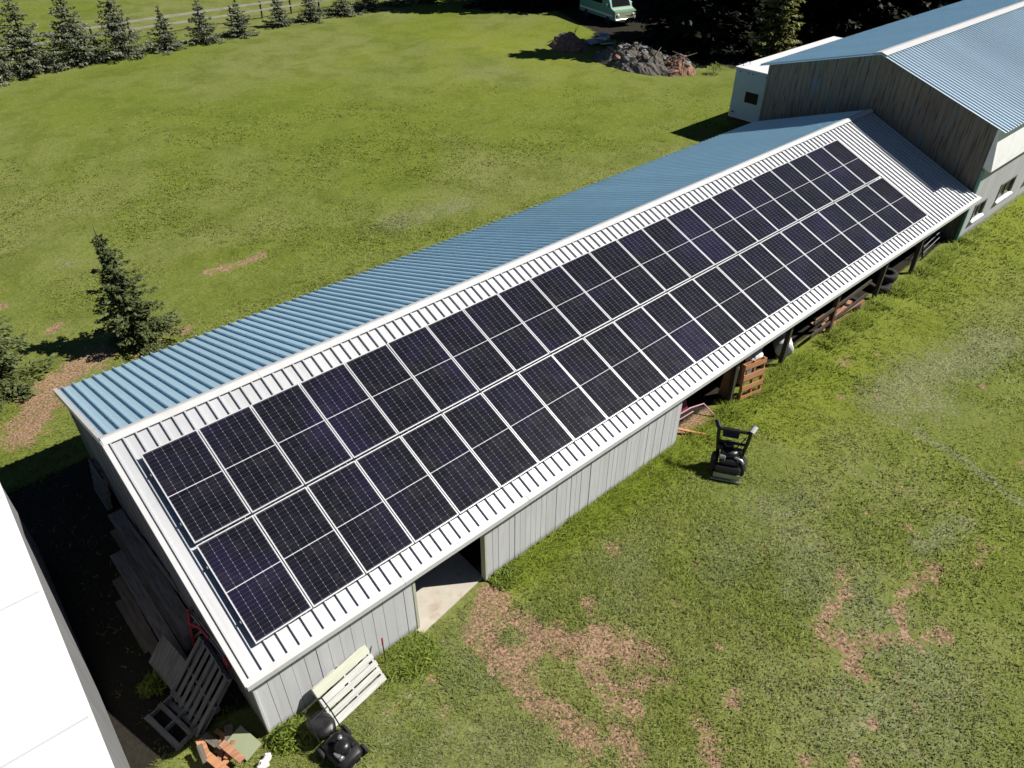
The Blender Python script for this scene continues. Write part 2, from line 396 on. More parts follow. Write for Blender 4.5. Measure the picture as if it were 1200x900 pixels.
DIRT = [
    ([(4.52, -4.3), (3.73, -4.83), (3.63, -5.97), (3.64, -6.88), (3.76, -7.82)], 0.3, 1),
    ([(4.44, -4.79), (4.67, -6.05), (5.54, -6.83), (5.94, -7.56)], 0.34, 1),
    ([(4.83, -6.81), (4.79, -7.91)], 0.3, 0.9),
    ([(4.17, -5.85), (4.87, -5.84)], 0.3, 1),
    ([(5.5, -6.41), (5.71, -7.11)], 0.3, 0.95),
    ([(4.93, -7.37), (5.76, -8.11)], 0.18, 0.8),
    ([(4.32, -8.12), (4.06, -8.64)], 0.26, 1),
    ([(5.51, -8.98), (5.1, -9.46)], 0.22, 1),
    ([(6.31, -9.05)], 0.2, 0.8),
    ([(10.62, -8.88), (9.84, -9.21), (8.69, -9.39), (9.01, -9.93), (9.81, -10.4), (10.57, -11.07)], 0.17, 0.85),
    ([(10.26, -10.27), (10.69, -9.97), (11.52, -10.13), (12.24, -10.17)], 0.15, 0.8),
    ([(8.91, -9.72), (8.5, -10.21)], 0.2, 0.85),
    ([(8.53, -10.36), (8.55, -10.6)], 0.16, 0.8),
    ([(8.12, -9.63)], 0.16, 0.8),
    ([(5.81, -5.88)], 0.2, 0.8),
    ([(7.37, -5.18)], 0.25, 0.75),
    ([(7.19, -6.98)], 0.15, 0.8),
    ([(7.09, -8.21)], 0.15, 0.8),
    ([(2.44, -5.02)], 0.15, 0.8),
    ([(1.62, -5.08)], 0.15, 0.7),
    ([(2.26, -5.64)], 0.15, 0.7),
    ([(12.78, -9.36)], 0.15, 0.75),
    ([(12.74, -10.77), (13.61, -10.61)], 0.15, 0.7),
    ([(10.14, -9.33)], 0.12, 0.7),
    ([(12.62, -8.53)], 0.12, 0.7),
    ([(11.67, -9.97)], 0.12, 0.7),
    ([(16.02, -5.81)], 0.2, 0.7),
    ([(6.91, -11.13)], 0.2, 0.8),
    ([(6.32, -10.51)], 0.2, 0.7),
    ([(12.92, -10.79)], 0.12, 0.8),
    ([(1.17, 9.94), (0.5, 9.69), (-0.21, 9.24), (-1.39, 7.62)], 0.55, 0.95),
    ([(3.81, 9.75)], 0.3, 0.9),
    ([(0.81, 12.44)], 0.35, 0.85),
    ([(5.93, 12.63), (7.0, 12.52), (7.87, 12.6)], 0.3, 0.75),
    ([(-0.16, 15.01)], 0.3, 0.75),
    ([(3.04, 9.49), (2.2, 9.32)], 0.25, 0.7),
    ([(-1.08, 9.25)], 0.4, 0.6),
    ([(11.43, -3.63), (12.59, -3.73)], 0.3, 1),
    ([(18.62, -3.51), (20.97, -3.54)], 0.35, 0.95),
    ([(17.62, -5.06)], 0.3, 0.7),
]
PALE = [
    ([(16.81, -6.77), (18.59, -6.78), (20.24, -7.42), (22.07, -7.56)], 0.8, 0.85),
    ([(16.11, -6.63), (16.1, -8.48), (15.5, -10.74)], 0.13, 1),
    ([(17.69, -7.55)], 0.9, 0.7),
    ([(10.46, -7.95), (9.77, -8.57)], 0.8, 0.6),
    ([(7.48, -10.75), (9.44, -11.4), (10.04, -9.39)], 1.0, 0.6),
    ([(4.11, -5.67), (3.04, -5.67)], 0.5, 0.5),
    ([(13.9, -10.03), (12.43, -9.71)], 0.3, 0.7),
    ([(13.12, 11.75), (16.16, 11.22)], 0.8, 0.6),
    ([(2.43, 16.61)], 0.5, 0.6),
    ([(13.15, 11.21)], 0.6, 0.6),
    ([(10.78, -6.88)], 0.7, 0.6),
    ([(2.66, -7.04), (1.1, -5.44), (3.49, -5.12)], 0.9, 0.45),
]

def capsules(x, y, lst):
    m = np.zeros_like(x)
    for pts, r, amt in lst:
        if len(pts) == 1: pts = [pts[0], pts[0]]
        for (ax, ay), (bx, by) in zip(pts[:-1], pts[1:]):
            dx, dy = bx - ax, by - ay; L = dx * dx + dy * dy + 1e-9
            t = np.clip(((x - ax) * dx + (y - ay) * dy) / L, 0, 1)
            d = np.hypot(x - ax - t * dx, y - ay - t * dy)
            m = np.maximum(m, amt * np.clip(1.25 - .75 * d / r, 0, 1))
    return m
_r = random.Random(91)
DIRT += [([(_r.uniform(2, 20), _r.uniform(-12, -4.8))], _r.uniform(.07, .17), _r.uniform(.55, .8)) for _ in range(60)]
def dirt_at(x, y): return capsules(x, y, DIRT)
def pale_at(x, y):
    m = capsules(x, y, PALE)
    reg = np.clip((x - 2) / 4, 0, 1) * np.clip((-4.6 - y) / 1.5, 0, 1) * np.clip((17 - x) / 6, 0, 1)
    return np.maximum(m, reg * np.clip((fbm(x * .7, y * .7, 5) - .42) * 3.2, 0, 1) * .55)
def bare_shade_at(x, y):
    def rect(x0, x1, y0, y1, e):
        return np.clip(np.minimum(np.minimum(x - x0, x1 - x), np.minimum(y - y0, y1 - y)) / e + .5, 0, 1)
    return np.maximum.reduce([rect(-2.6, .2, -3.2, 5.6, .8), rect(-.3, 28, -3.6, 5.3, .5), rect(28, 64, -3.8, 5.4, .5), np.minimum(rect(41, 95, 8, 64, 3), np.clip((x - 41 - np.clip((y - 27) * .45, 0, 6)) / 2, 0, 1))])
def lush_at(x, y):
    a = np.exp(-((y + 4.35) / .55) ** 2) * ((x > 4.6) & (x < 40))
    b = np.exp(-((y + 4.6) / .9) ** 2) * ((x > 1.6) & (x < 3.0)) * .9
    c = np.clip(fbm(x * .2, y * .2, 21) * 3.0 - .95, 0, 1) * np.exp(-((x - 33) / 9) ** 2 - ((y - 29) / 9) ** 2)
    d = np.exp(-((y + 5.2) / 1.6) ** 2) * ((x > 13) & (x < 40)) * .9
    return np.clip(np.maximum.reduce([a, b, c, d]), 0, 1)

def attr_f(me, name, arr):
    at = me.attributes.new(name, 'FLOAT', 'POINT'); at.data.foreach_set('value', np.asarray(arr, np.float32))

# ------------------------------------------------------------------ ground sheet, one grid to the horizon
def make_ground():
    xs = np.concatenate([[-600, -250, -100, -50, -25, -15], np.arange(-10, 46, .25), np.arange(46, 70, 1.0), [75, 90, 120, 170, 260, 450, 800]])
    ys = np.concatenate([[-600, -250, -100, -50, -30, -20], np.arange(-13, 16, .25), np.arange(16, 60, .5), [62, 66, 72, 80, 95, 120, 170, 260, 450, 800]])
    X, Y = np.meshgrid(xs, ys, indexing='ij'); nx, ny = X.shape
    x = X.ravel(); y = Y.ravel()
    amp = np.where((x > -20) & (x < 75) & (y > -25) & (y < 90), 1, 0.0)
    near = np.clip(np.minimum.reduce([np.abs(y + 4.0), np.abs(x + .3) + 0 * x]) / 1.5, 0, 1)
    z = (fbm(x * .35, y * .35, 3) - .5) * .10 * amp
    inside = (x > -3) & (x < 64) & (y > -5) & (y < 6.5)
    z = np.where(inside, z * .15, z)
    i = np.arange(nx * ny).reshape(nx, ny)
    q = np.stack([i[:-1, :-1], i[1:, :-1], i[1:, 1:], i[:-1, 1:]], -1).reshape(-1, 4)
    me = bpy.data.meshes.new('ground'); me.from_pydata(np.stack([x, y, z], 1).tolist(), [], q.tolist())
    me.polygons.foreach_set('use_smooth', [True] * len(q))
    attr_f(me, 'dirt', dirt_at(x, y)); attr_f(me, 'pale', pale_at(x, y)); attr_f(me, 'bare_shade', bare_shade_at(x, y)); attr_f(me, 'lush', lush_at(x, y))
    me.materials.append(M['ground']); me.update()
    o = bpy.data.objects.new('ground', me); COL.objects.link(o); tag(o, kind='structure')
make_ground()

CAM = np.array([-1.548, -11.745, 12.845])
def make_grass():
    N = 560000
    # sample in view wedge, density falling with distance
    az = RNG.uniform(R(-30), R(112), N); d = 3 + (RNG.random(N) ** .85) * 44
    x = CAM[0] + d * np.cos(az); y = CAM[1] + d * np.sin(az)
    gone = RNG.random(N) < np.clip((d - 26) / 21, 0, 1) ** .8
    az, d, x, y = az[~gone], d[~gone], x[~gone], y[~gone]; N = len(x)
    x2 = RNG.uniform(-2.5, 12, 40000); y2 = RNG.uniform(-9, -3.9, 40000)
    ex = RNG.uniform(0, 30, 16000); ey = -4.05 - np.abs(RNG.normal(0, .22, 16000))
    tall = np.concatenate([np.zeros(N), np.zeros(40000), np.ones(16000)])
    x = np.concatenate([x, x2, ex]); y = np.concatenate([y, y2, ey])
    def inr(x0, x1, y0, y1): return (x > x0) & (x < x1) & (y > y0) & (y < y1)
    bad = inr(-.5, 28.2, -3.95, 5.5) | inr(27.9, 64, -3.95, 5.6) | inr(-4.7, -2.0, -9, 3.3) | inr(2.8, 4.75, -4.2, -3) | inr(32, 42, 6.9, 9.4)
    dm = dirt_at(x, y) + (fbm(x * 3, y * 3, 9) - .5) * 1.2
    dryp = np.clip((dm - .25) * 1.8, 0, .88); dry = (RNG.random(len(x)) < dryp).astype(float)
    keep = ~bad & ((dry < .5) | (RNG.random(len(x)) < .42)) & (RNG.random(len(x)) > bare_shade_at(x, y) * .93) & (fbm(x * 1.3, y * 1.3, 31) + RNG.uniform(-.25, .25, len(x)) > .38)
    keep &= ~((tall > 0) & (((x > 2.7) & (x < 5)) | (RNG.random(len(x)) > .25 + .75 * (fbm(x * 1.5, y * 0, 77) > .42))))
    x, y, tall, dry = x[keep], y[keep], tall[keep], dry[keep]; n = len(x)
    pal = pale_at(x, y); lu = lush_at(x, y); dist = np.hypot(x - CAM[0], y - CAM[1])
    h = RNG.uniform(.015, .058, n) * (1 + .9 * lu) * (1 - .45 * pal) * (1 - .6 * dry) + tall * RNG.uniform(.02, .14, n)
    V = []; A = []
    for b in range(3):
        a = RNG.uniform(0, 2 * np.pi, n); w = RNG.uniform(.0045, .0105, n) * (1 + dist / 24); lean = RNG.uniform(.8, 2.4, n) * h
        ox = x + RNG.normal(0, .05, n); oy = y + RNG.normal(0, .05, n); a2 = a + RNG.uniform(.8, 2.3, n)
        p0 = np.stack([ox - np.cos(a) * w, oy - np.sin(a) * w, np.full(n, -.012)], 1)
        p1 = np.stack([ox + np.cos(a) * w, oy + np.sin(a) * w, np.full(n, -.012)], 1)
        p2 = np.stack([ox + np.cos(a2) * lean, oy + np.sin(a2) * lean, h], 1)
        V.append(np.stack([p0, p1, p2], 1))
    V = np.concatenate(V).reshape(-1, 3); nt = len(V) // 3
    rn = np.repeat(RNG.random(nt), 3)
    me = bpy.data.meshes.new('grass'); me.vertices.add(len(V)); me.loops.add(len(V)); me.polygons.add(nt)
    me.vertices.foreach_set('co', V.astype(np.float32).ravel()); me.loops.foreach_set('vertex_index', np.arange(len(V), dtype=np.int32))
    me.polygons.foreach_set('loop_start', np.arange(0, len(V), 3, dtype=np.int32)); me.polygons.foreach_set('loop_total', np.full(nt, 3, np.int32))
    attr_f(me, 'rnd', rn); attr_f(me, 'lush', np.tile(np.repeat(lu, 3), 3)); attr_f(me, 'dry', np.tile(np.repeat(dry, 3), 3)); attr_f(me, 'pale', np.tile(np.repeat(pal, 3), 3))
    me.materials.append(M['blade']); me.update(); me.validate()
    nn = np.tile(np.array([0, 0, 1.0]), (len(V), 1)) + RNG.normal(0, .38, (len(V), 3)); nn /= np.linalg.norm(nn, axis=1)[:, None]
    me.normals_split_custom_set_from_vertices(nn.tolist())
    o = bpy.data.objects.new('grass', me); COL.objects.link(o)
    tag(o, 'short olive green pasture grass covering the ground', 'grass', kind='stuff')
make_grass()

# ------------------------------------------------------------------ solar shed
TH = 0.39686; TT = math.tan(TH); RY = .65; RZ = 3.84; EY = -4.15; EZ = RZ + TT * (EY - RY)
BY = 5.45; BZ = 2.21; X0, X1 = -.40, 28.0
RIB = .2286
def rib_roof(x0, x1, y0, z0, y1, z1, rh=.048, phase=.1):
    """one ribbed sheet: ribs run from (y0,z0) to (y1,z1), thickness below"""
    xs = []; x = x0 + phase
    prof = [(x0, 0)]
    while x < x1 - .03:
        prof += [(x - .022, 0), (x - .015, rh), (x + .015, rh), (x + .022, 0)]
        x += RIB
    prof.append((x1, 0)); n = len(prof)
    d = Vector((0, y1 - y0, z1 - z0)).normalized(); nrm = Vector((1, 0, 0)).cross(d)
    if nrm.z < 0: nrm = -nrm
    mb = MB(); K = 2; vs = []
    for (y, z) in ((y0, z0), (y1, z1)):
        vs += [Vector((px, y, z)) + nrm * h for px, h in prof]
        vs += [Vector((px, y, z)) - nrm * .02 for px, h in prof]
    fs = []
    for i in range(n - 1):
        fs.append((i, i + 1, 2 * n + i + 1, 2 * n + i)); fs.append((n + i + 1, n + i, 3 * n + i, 3 * n + i + 1))
        fs.append((n + i, n + i + 1, i + 1, i)); fs.append((2 * n + i, 2 * n + i + 1, 3 * n + i + 1, 3 * n + i))
    fs.append((0, 2 * n, 3 * n, n)); fs.append((n - 1, 2 * n - 1, 4 * n - 1, 3 * n - 1))
    mb.add(vs, fs); return mb
def board_wall(x0, x1, y, z0, z1, w, thick=.03, gap=.006, seams=()):
    mb = MB(); x = x0; rr = random.Random(3)
    while x < x1 - .01:
        xe = min(x + w, x1); g = gap
        for s_ in seams:
            if x <= s_ < xe: g = .03
        t = thick + rr.uniform(-.006, .006)
        mb.box(((x + xe - g) / 2, y - t / 2, (z0 + z1) / 2 + rr.uniform(-.01, .0)), (xe - x - g, t, z1 - z0)); x = xe
    mb.box(((x0 + x1) / 2, y + .02, (z0 + z1) / 2), (x1 - x0, .03, z1 - z0 - .02))
    return mb
shed = thing('shed', 'long low shed with solar panels on its white front roof slope', 'shed', (0, 0, 0))
rib_roof(X0, X1 - .02, RY, RZ, EY, EZ).build('front_roof', 'roof_white', shed)
rib_roof(X0, X1 - .02, RY, RZ, BY, BZ, .052, phase=.17).build('back_roof', 'roof_blue_shaded', shed)
mb = MB()                                            # folded ridge cap, slightly above the ribs
dF = Vector((0, -math.cos(TH), -math.sin(TH))); dB = Vector((0, BY - RY, BZ - RZ)).normalized()
top = Vector((0, RY, RZ + .072))
pf = top + dF * .15; pb = top + dB * .15
prof = [(pf.y, pf.z), (top.y - .02, top.z), (top.y + .02, top.z), (pb.y, pb.z), (pb.y, pb.z - .012), (top.y, top.z - .014), (pf.y, pf.z - .012)]
x = X0 - .01
while x < X1 - .05:                                  # lapped lengths
    xe = min(x + 3.05, X1 - .03); mb.prism(prof, 'X', x, xe - .004); x = xe
mb.build('ridge_cap', 'trim_white', shed)
mb = MB()                                            # eave flashing laid over the rib ends, with a front lip
up = Vector((0, -math.sin(TH), math.cos(TH)))
e = Vector((0, EY, EZ)); a = e - dF * .10 + up * .048; b = e + dF * .02 + up * .049
prof = [(a.y, a.z), (b.y, b.z), (b.y, b.z - .11), (b.y + .012, b.z - .11), (b.y + .012, b.z - .012), (a.y, a.z - .008)]
x = X0 - .01
while x < X1 - .3:
    xe = min(x + 3.05, X1 - .03); dz = random.uniform(-.004, .004)
    mb.prism([(p, q + dz) for p, q in prof], 'X', x, xe - .006); x = xe
mb.build('eave_flashing', 'trim_white', shed)
mb = MB()                                            # rake trims on the gable
for (y0, z0, y1, z1) in ((RY - .0, RZ, EY, EZ), (RY, RZ, BY, BZ)):
    d = Vector((0, y1 - y0, z1 - z0)).normalized(); u = Vector((0, -d.z, d.y)); u = -u if u.z < 0 else u
    A = Vector((0, y0, z0)); B = Vector((0, y1, z1))
    pr = [A + u * .046, B + u * .046, B - u * .1, A - u * .1]
    mb.prism([(p.y, p.z) for p in pr], 'X', X0 - .028, X0 - .006)
    pr = [A + u * .058, B + u * .058, B + u * .048, A + u * .048]
    mb.prism([(p.y, p.z) for p in pr], 'X', X0 - .03, X0 + .055)
mb.build('rake_trim', 'trim_white', shed)
WY = -3.98
board_wall(-.30, 2.86, WY, .02, EZ + .01, RIB, .03, .008).build('front_wall', 'wall_grey', shed)
board_wall(4.70, 10.98, WY, .02, EZ + .01, .152, .03, .009, (7.05,)).build('front_wall', 'wall_boards', shed)
mb = MB().box((-.31, WY - .02, .92), (.05, .07, 1.76), None, .006)
mb.build('corner_trim', 'wall_grey', shed)
mb = MB()
for px in (2.90, 4.66): mb.box((px, WY + .03, .91), (.07, .14, 1.78), None, .008)
mb.box((3.78, WY + .06, EZ - .04), (1.9, .09, .12))
mb.build('door_frame', 'pallet_green', shed)
mb = MB()                                            # gable wall in boards up to the slopes
def gz(y): return (RZ + TT * (y - RY) if y < RY else RZ + (BZ - RZ) * (y - RY) / (BY - RY)) - .03
y = -3.94; rr = random.Random(5)
while y < 5.3:
    ye = min(y + .18, 5.33); t = .03 + rr.uniform(-.008, .008)
    pts = [(y + .004, .03), (ye - .004, .03), (ye - .004, gz(ye)), (y + .004, gz(y))]
    if y < RY < ye: pts = [(y + .004, .03), (ye - .004, .03), (ye - .004, gz(ye)), (RY, gz(RY)), (y + .004, gz(y))]
    mb.prism(pts, 'X', -.30 - t, -.27); y = ye
mb.prism([(-3.9, .03), (5.3, .03), (5.3, gz(5.3)), (RY, gz(RY)), (-3.9, gz(-3.9))], 'X', -.268, -.24)
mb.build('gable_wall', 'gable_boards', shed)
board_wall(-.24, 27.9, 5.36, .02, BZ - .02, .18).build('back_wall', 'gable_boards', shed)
mb = MB().box((11.0, .6, 1.5), (.06, 9.0, 3.0)); mb.build('partition', 'gable_boards', shed) if False else None
for px, nm in ((13.5, 'post'), (16.1, 'post'), (18.75, 'post_red'), (21.75, 'post'), (24.35, 'post')):
    MB().box((0, 0, .89), (.13, .13, 1.80), Matrix.Rotation(R(random.uniform(-4, 4)), 3, 'Z') @ Matrix.Rotation(R(random.uniform(-1.2, 1.2)), 3, 'X'), .012).build('post', nm, shed, (px, -3.86, 0))
MB().box((19.5, -3.86, EZ - .075), (16.9, .09, .14)).build('eave_beam', 'post', shed)
mb = MB()
for k in range(12):
    yy = EY + .5 + k * .0
xx = .3
while xx < 27.8:                                     # rafters under the front slope
    mb.beam((xx, EY + .06, EZ - .075), (xx, RY - .02, RZ - .085), .045, .09); mb.beam((xx, BY - .06, BZ - .075), (xx, RY + .02, RZ - .085), .045, .09); xx += 1.22
mb.build('rafters', 'lumber2', shed)
mb = MB()
mb.add([(2.82, -4.16, .03), (4.66, -3.90, .03), (4.74, 0, .03), (2.82, 0, .03), (2.82, -4.16, -.05), (4.66, -3.90, -.05), (4.74, 0, -.05), (2.82, 0, -.05)],
       [(0, 1, 2, 3), (0, 4, 5, 1), (1, 5, 6, 2), (3, 7, 4, 0), (2, 6, 7, 3)])
mb.build('door_slab', 'concrete', shed)

# ------------------------------------------------------------------ solar panels, 2 rows of 23
PW, PL, PP = 1.036, 2.015, 1.058
def panel_proto():
    root = thing('solar_panel', 'black solar panel', 'solar panel', group='solar panels on the shed roof')
    mb = MB(); w = .021; t = .035
    for sx in (-1, 1): mb.box((sx * (PW / 2 - w / 2), 0, 0), (w, PL, t), None, .002)
    for sy in (-1, 1): mb.box((0, sy * (PL / 2 - w / 2), 0), (PW - 2 * w, w, t), None, .002)
    mb.build('frame', 'alu', root)
    mb = MB(); mb.box((0, 0, .006), (PW - 2 * w + .002, PL - 2 * w + .002, .012)); mb.build('glass', 'cells', root)
    return root
pp = panel_proto(); tiltr = random.Random(44); rotp = Matrix(((1, 0, 0), (0, math.cos(TH), -math.sin(TH)), (0, math.sin(TH), math.cos(TH)))).to_euler()
offset = up * 0.005
for row in range(2):
    for c in range(23):
        v = PL / 2 + row * (PL + .044)
        o = pp if (row == 0 and c == 0) else dup(pp)
        o.location = Vector((c * PP + PP / 2, 0, 3.7)) + dF * v + Vector((0, 0, 0)) + up * (.03 + random.uniform(-.002, .002))
        o.rotation_euler = (rotp.x + R(tiltr.uniform(-.35, .35)), rotp.y + R(tiltr.uniform(-.35, .35)), rotp.z)
        o['label'] = '%s black solar panel from the gable end, in the %s row' % (ORD[c], 'upper (ridge)' if row == 0 else 'lower (eave)')
rails = thing('panel_rails', 'silver mounting rails under the two rows of solar panels', 'mounting rails')
for v in (.45, 1.56, 2.5, 3.62):
    c = Vector((0, 0, 3.7)) + dF * v - up * .03
    MB().box((0, 0, 0), (24.31, .045, .05), rotp.to_matrix()).build('rail', 'alu', rails, c + Vector((12.17, 0, 0)))
for v in (.45, 1.56, 2.5, 3.62):
    MB().box((0, 0, 0), (.04, .05, .05), rotp.to_matrix(), .004).build('end_clamp', 'steel', rails, Vector((-.002, 0, 3.7)) + dF * v - up * .0)

# ------------------------------------------------------------------ barn
barn = thing('barn', 'tall barn with pale blue metal roof and weathered grey gable behind shed', 'barn', (28, 0, 0))
BX = 28.0; BL = 34.0; bRY, bRZ = .68, 5.93
fEY, fEZ = -4.22, 4.30; kEY, kEZ = 5.5, 4.62
VO = -.42
mb = rib_roof(VO, BL, bRY, bRZ, fEY, fEZ, phase=.12); mb.build('front_roof', 'roof_blue_lit', barn)
mb = rib_roof(VO, BL, bRY, bRZ, kEY, kEZ, .052, phase=.12); mb.build('back_roof', 'roof_blue_shaded', barn)
mb = MB(); d1 = Vector((0, fEY - bRY, fEZ - bRZ)).normalized(); d2 = Vector((0, kEY - bRY, kEZ - bRZ)).normalized()
tp = Vector((0, bRY, bRZ + .076)); p1 = tp + d1 * .24; p2 = tp + d2 * .24
pr = [(p1.y, p1.z), (tp.y, tp.z), (p2.y, p2.z), (p2.y, p2.z - .012), (tp.y, tp.z - .013), (p1.y, p1.z - .012)]
x = VO - .02
while x < BL - .1:
    xe = min(x + 3.05, BL); mb.prism(pr, 'X', x, xe - .004); x = xe
mb.build('ridge_cap', 'trim_white', barn)
def bz(y): return (bRZ + (fEZ - bRZ) * (y - bRY) / (fEY - bRY) if y < bRY else bRZ + (kEZ - bRZ) * (y - bRY) / (kEY - bRY)) - .04
mb = MB(); y = -3.84; rr = random.Random(8)
while y < 5.28:
    ye = min(y + .21, 5.3); t = rr.uniform(.0, .022)
    pts = [(y + .005, .0), (ye - .005, .0), (ye - .005, bz(ye)), (y + .005, bz(y))]
    if y < bRY < ye: pts = pts[:3] + [(bRY, bz(bRY))] + pts[3:]
    mb.prism(pts, 'X', .0 + t, .05); y = ye
mb.prism([(-3.83, 0), (5.28, 0), (5.28, bz(5.28)), (bRY, bz(bRY)), (-3.83, bz(-3.83))], 'X', .052, .09)
mb.build('gable_wall', 'barn_boards', barn)
# front wall: grey boards below, brighter steep white cladding above
WINX = [(.72, 1.72, .66, 1.24), (2.95, 4.45, .78, 1.44), (6.0, 7.5, .78, 1.44), (9.2, 10.7, .78, 1.44)]
def wall_with_holes(mb, x0, x1, z0, z1, y, t, holes):
    xs = [x0]
    for h in holes: xs += [h[0], h[1]]
    xs.append(x1)
    for i in range(0, len(xs), 2): mb.box(((xs[i] + xs[i + 1]) / 2, y, (z0 + z1) / 2), (xs[i + 1] - xs[i], t, z1 - z0))
    for h in holes:
        mb.box(((h[0] + h[1]) / 2, y, (z0 + h[2]) / 2), (h[1] - h[0], t, h[2] - z0))
        mb.box(((h[0] + h[1]) / 2, y, (h[3] + z1) / 2), (h[1] - h[0], t, z1 - h[3]))
mb = MB(); wall_with_holes(mb, .0, BL, .0, 2.86, -3.87, .06, WINX); mb.build('front_wall', 'barn_grey', barn)
mb = MB(); mb.prism([(-4.14, 2.80), (-4.12, 2.76), (-3.83, 2.88), (-3.83, 4.24), (-3.90, 4.22)], 'X', -.012, BL); mb.build('white_cladding', 'barn_white', barn)
MB().box((BL / 2, 5.3, 2.3), (BL - .2, .06, 4.5)).build('back_wall', 'barn_boards', barn)
MB().box((-.02, -3.885, 1.4), (.09, .10, 2.78), None, .01).build('corner_trim', 'teal', barn)
for x0, x1, z0, z1 in WINX:
    mb = MB(); w = x1 - x0; h = z1 - z0
    for sx in (0, 1): mb.box((sx * w, -.01, h / 2), (.07, .10, h + .07), None, .006)
    mb.box((w / 2, -.01, h + .0), (w - .07, .10, .07), None, .006); mb.box((w / 2, 0, h / 2), (.035, .05, h - .07))
    wn = mb.build('window', 'pallet_grey', barn, (x0, -3.87, z0))
    MB().box((w / 2, .012, h / 2), (w - .07, .012, h - .03)).build('pane', 'window', wn)
    mb = MB(); mb.prism([(-.14, -.05), (-.05, -.002), (.03, -.002), (.03, -.05), (-.14, -.09)], 'X', -.05, w + .05); mb.build('sill', 'barn_white', wn)
mb = MB().tube([(-.05, -3.2, 2.2), (-.05, -2.2, 2.22)], .018); mb.build('pipe', 'steel', barn)

# ------------------------------------------------------------------ cargo trailer behind the barn
tr = thing('cargo_trailer', 'white box trailer with dark rear window parked behind barn corner', 'trailer', (32.0, 8.15, 0))
mb = MB(); mb.box((4.6, 0, 1.88), (9.2, 2.42, 2.36), None, .05); mb.build('body', 'white_paint', tr)
mb = MB(); mb.box((-.012, 0, 1.9), (.03, 2.30, 2.2), None, .01); mb.build('rear_door', 'trailer_rear', tr)
rd = tr.children[-1]
MB().box((-.035, .05, 1.84), (.03, .72, .50), None, .05).build('window', 'window', tr)
mb = MB(); mb.box((4.6, 0, 3.075), (9.26, 2.46, .05), None, .015); mb.build('roof', 'white_paint', tr)
for s in (-1, 1):
    mb = MB(); mb.box((-.04, s * .95, 1.0), (.03, .14, .08), None, .01); mb.build('tail_light', 'red', tr)
    for xx in (4.2, 5.2):
        MB().lathe([(.0, -.11), (.25, -.11), (.34, -.06), (.34, .06), (.25, .11), (0, .11)], (xx, s * 1.02, .35), 'Y').build('wheel', 'rubber', tr)
mb = MB()
for k in (-.9, -.55, .2, .45, .9): mb.box((-.035, k, 2.92), (.02, .06, .05))
mb.build('marker_lights', 'black', tr)
mb = MB(); mb.box((4.6, 0, .6), (9.0, 2.0, .16)); mb.box((-.05, 0, .62), (.12, 2.3, .12)); mb.build('chassis', 'black', tr)
mb = MB(); mb.tube([(.3, 1.0, 3.1), (.3, 1.0, 3.22), (.7, .9, 3.24), (.7, .9, 3.1)], .02); mb.build('roof_loop', 'steel', tr)

# ------------------------------------------------------------------ white flat-roofed trailer at the left edge
wt = thing('office_trailer', 'white flat roofed trailer across the narrow gap from the shed gable', 'trailer', (-2.09, 3.1, 0), R(1.95 - 0))
wt.rotation_euler = (0, 0, R(-2.0))
mb = MB(); mb.box((-1.35, -6.0, 1.33), (2.62, 11.9, 2.34), None, .03); mb.build('body', 'gable_boards', wt)  # dark boards on the sides stand in for shade on the trailer
mb = MB(); mb.box((-1.35, -6.0, 2.555), (2.7, 12.0, .10), None, .02); mb.build('roof', 'white_paint', wt)
for yy in (-1.1, -3.9, -6.7, -9.5): MB().box((-1.35, yy, 2.611), (2.6, .035, .012)).build('roof_seam', 'trim_white', wt)
mb = MB(); mb.box((-1.35, -6, .12), (2.3, 11.5, .24)); mb.build('skirt', 'black', wt)


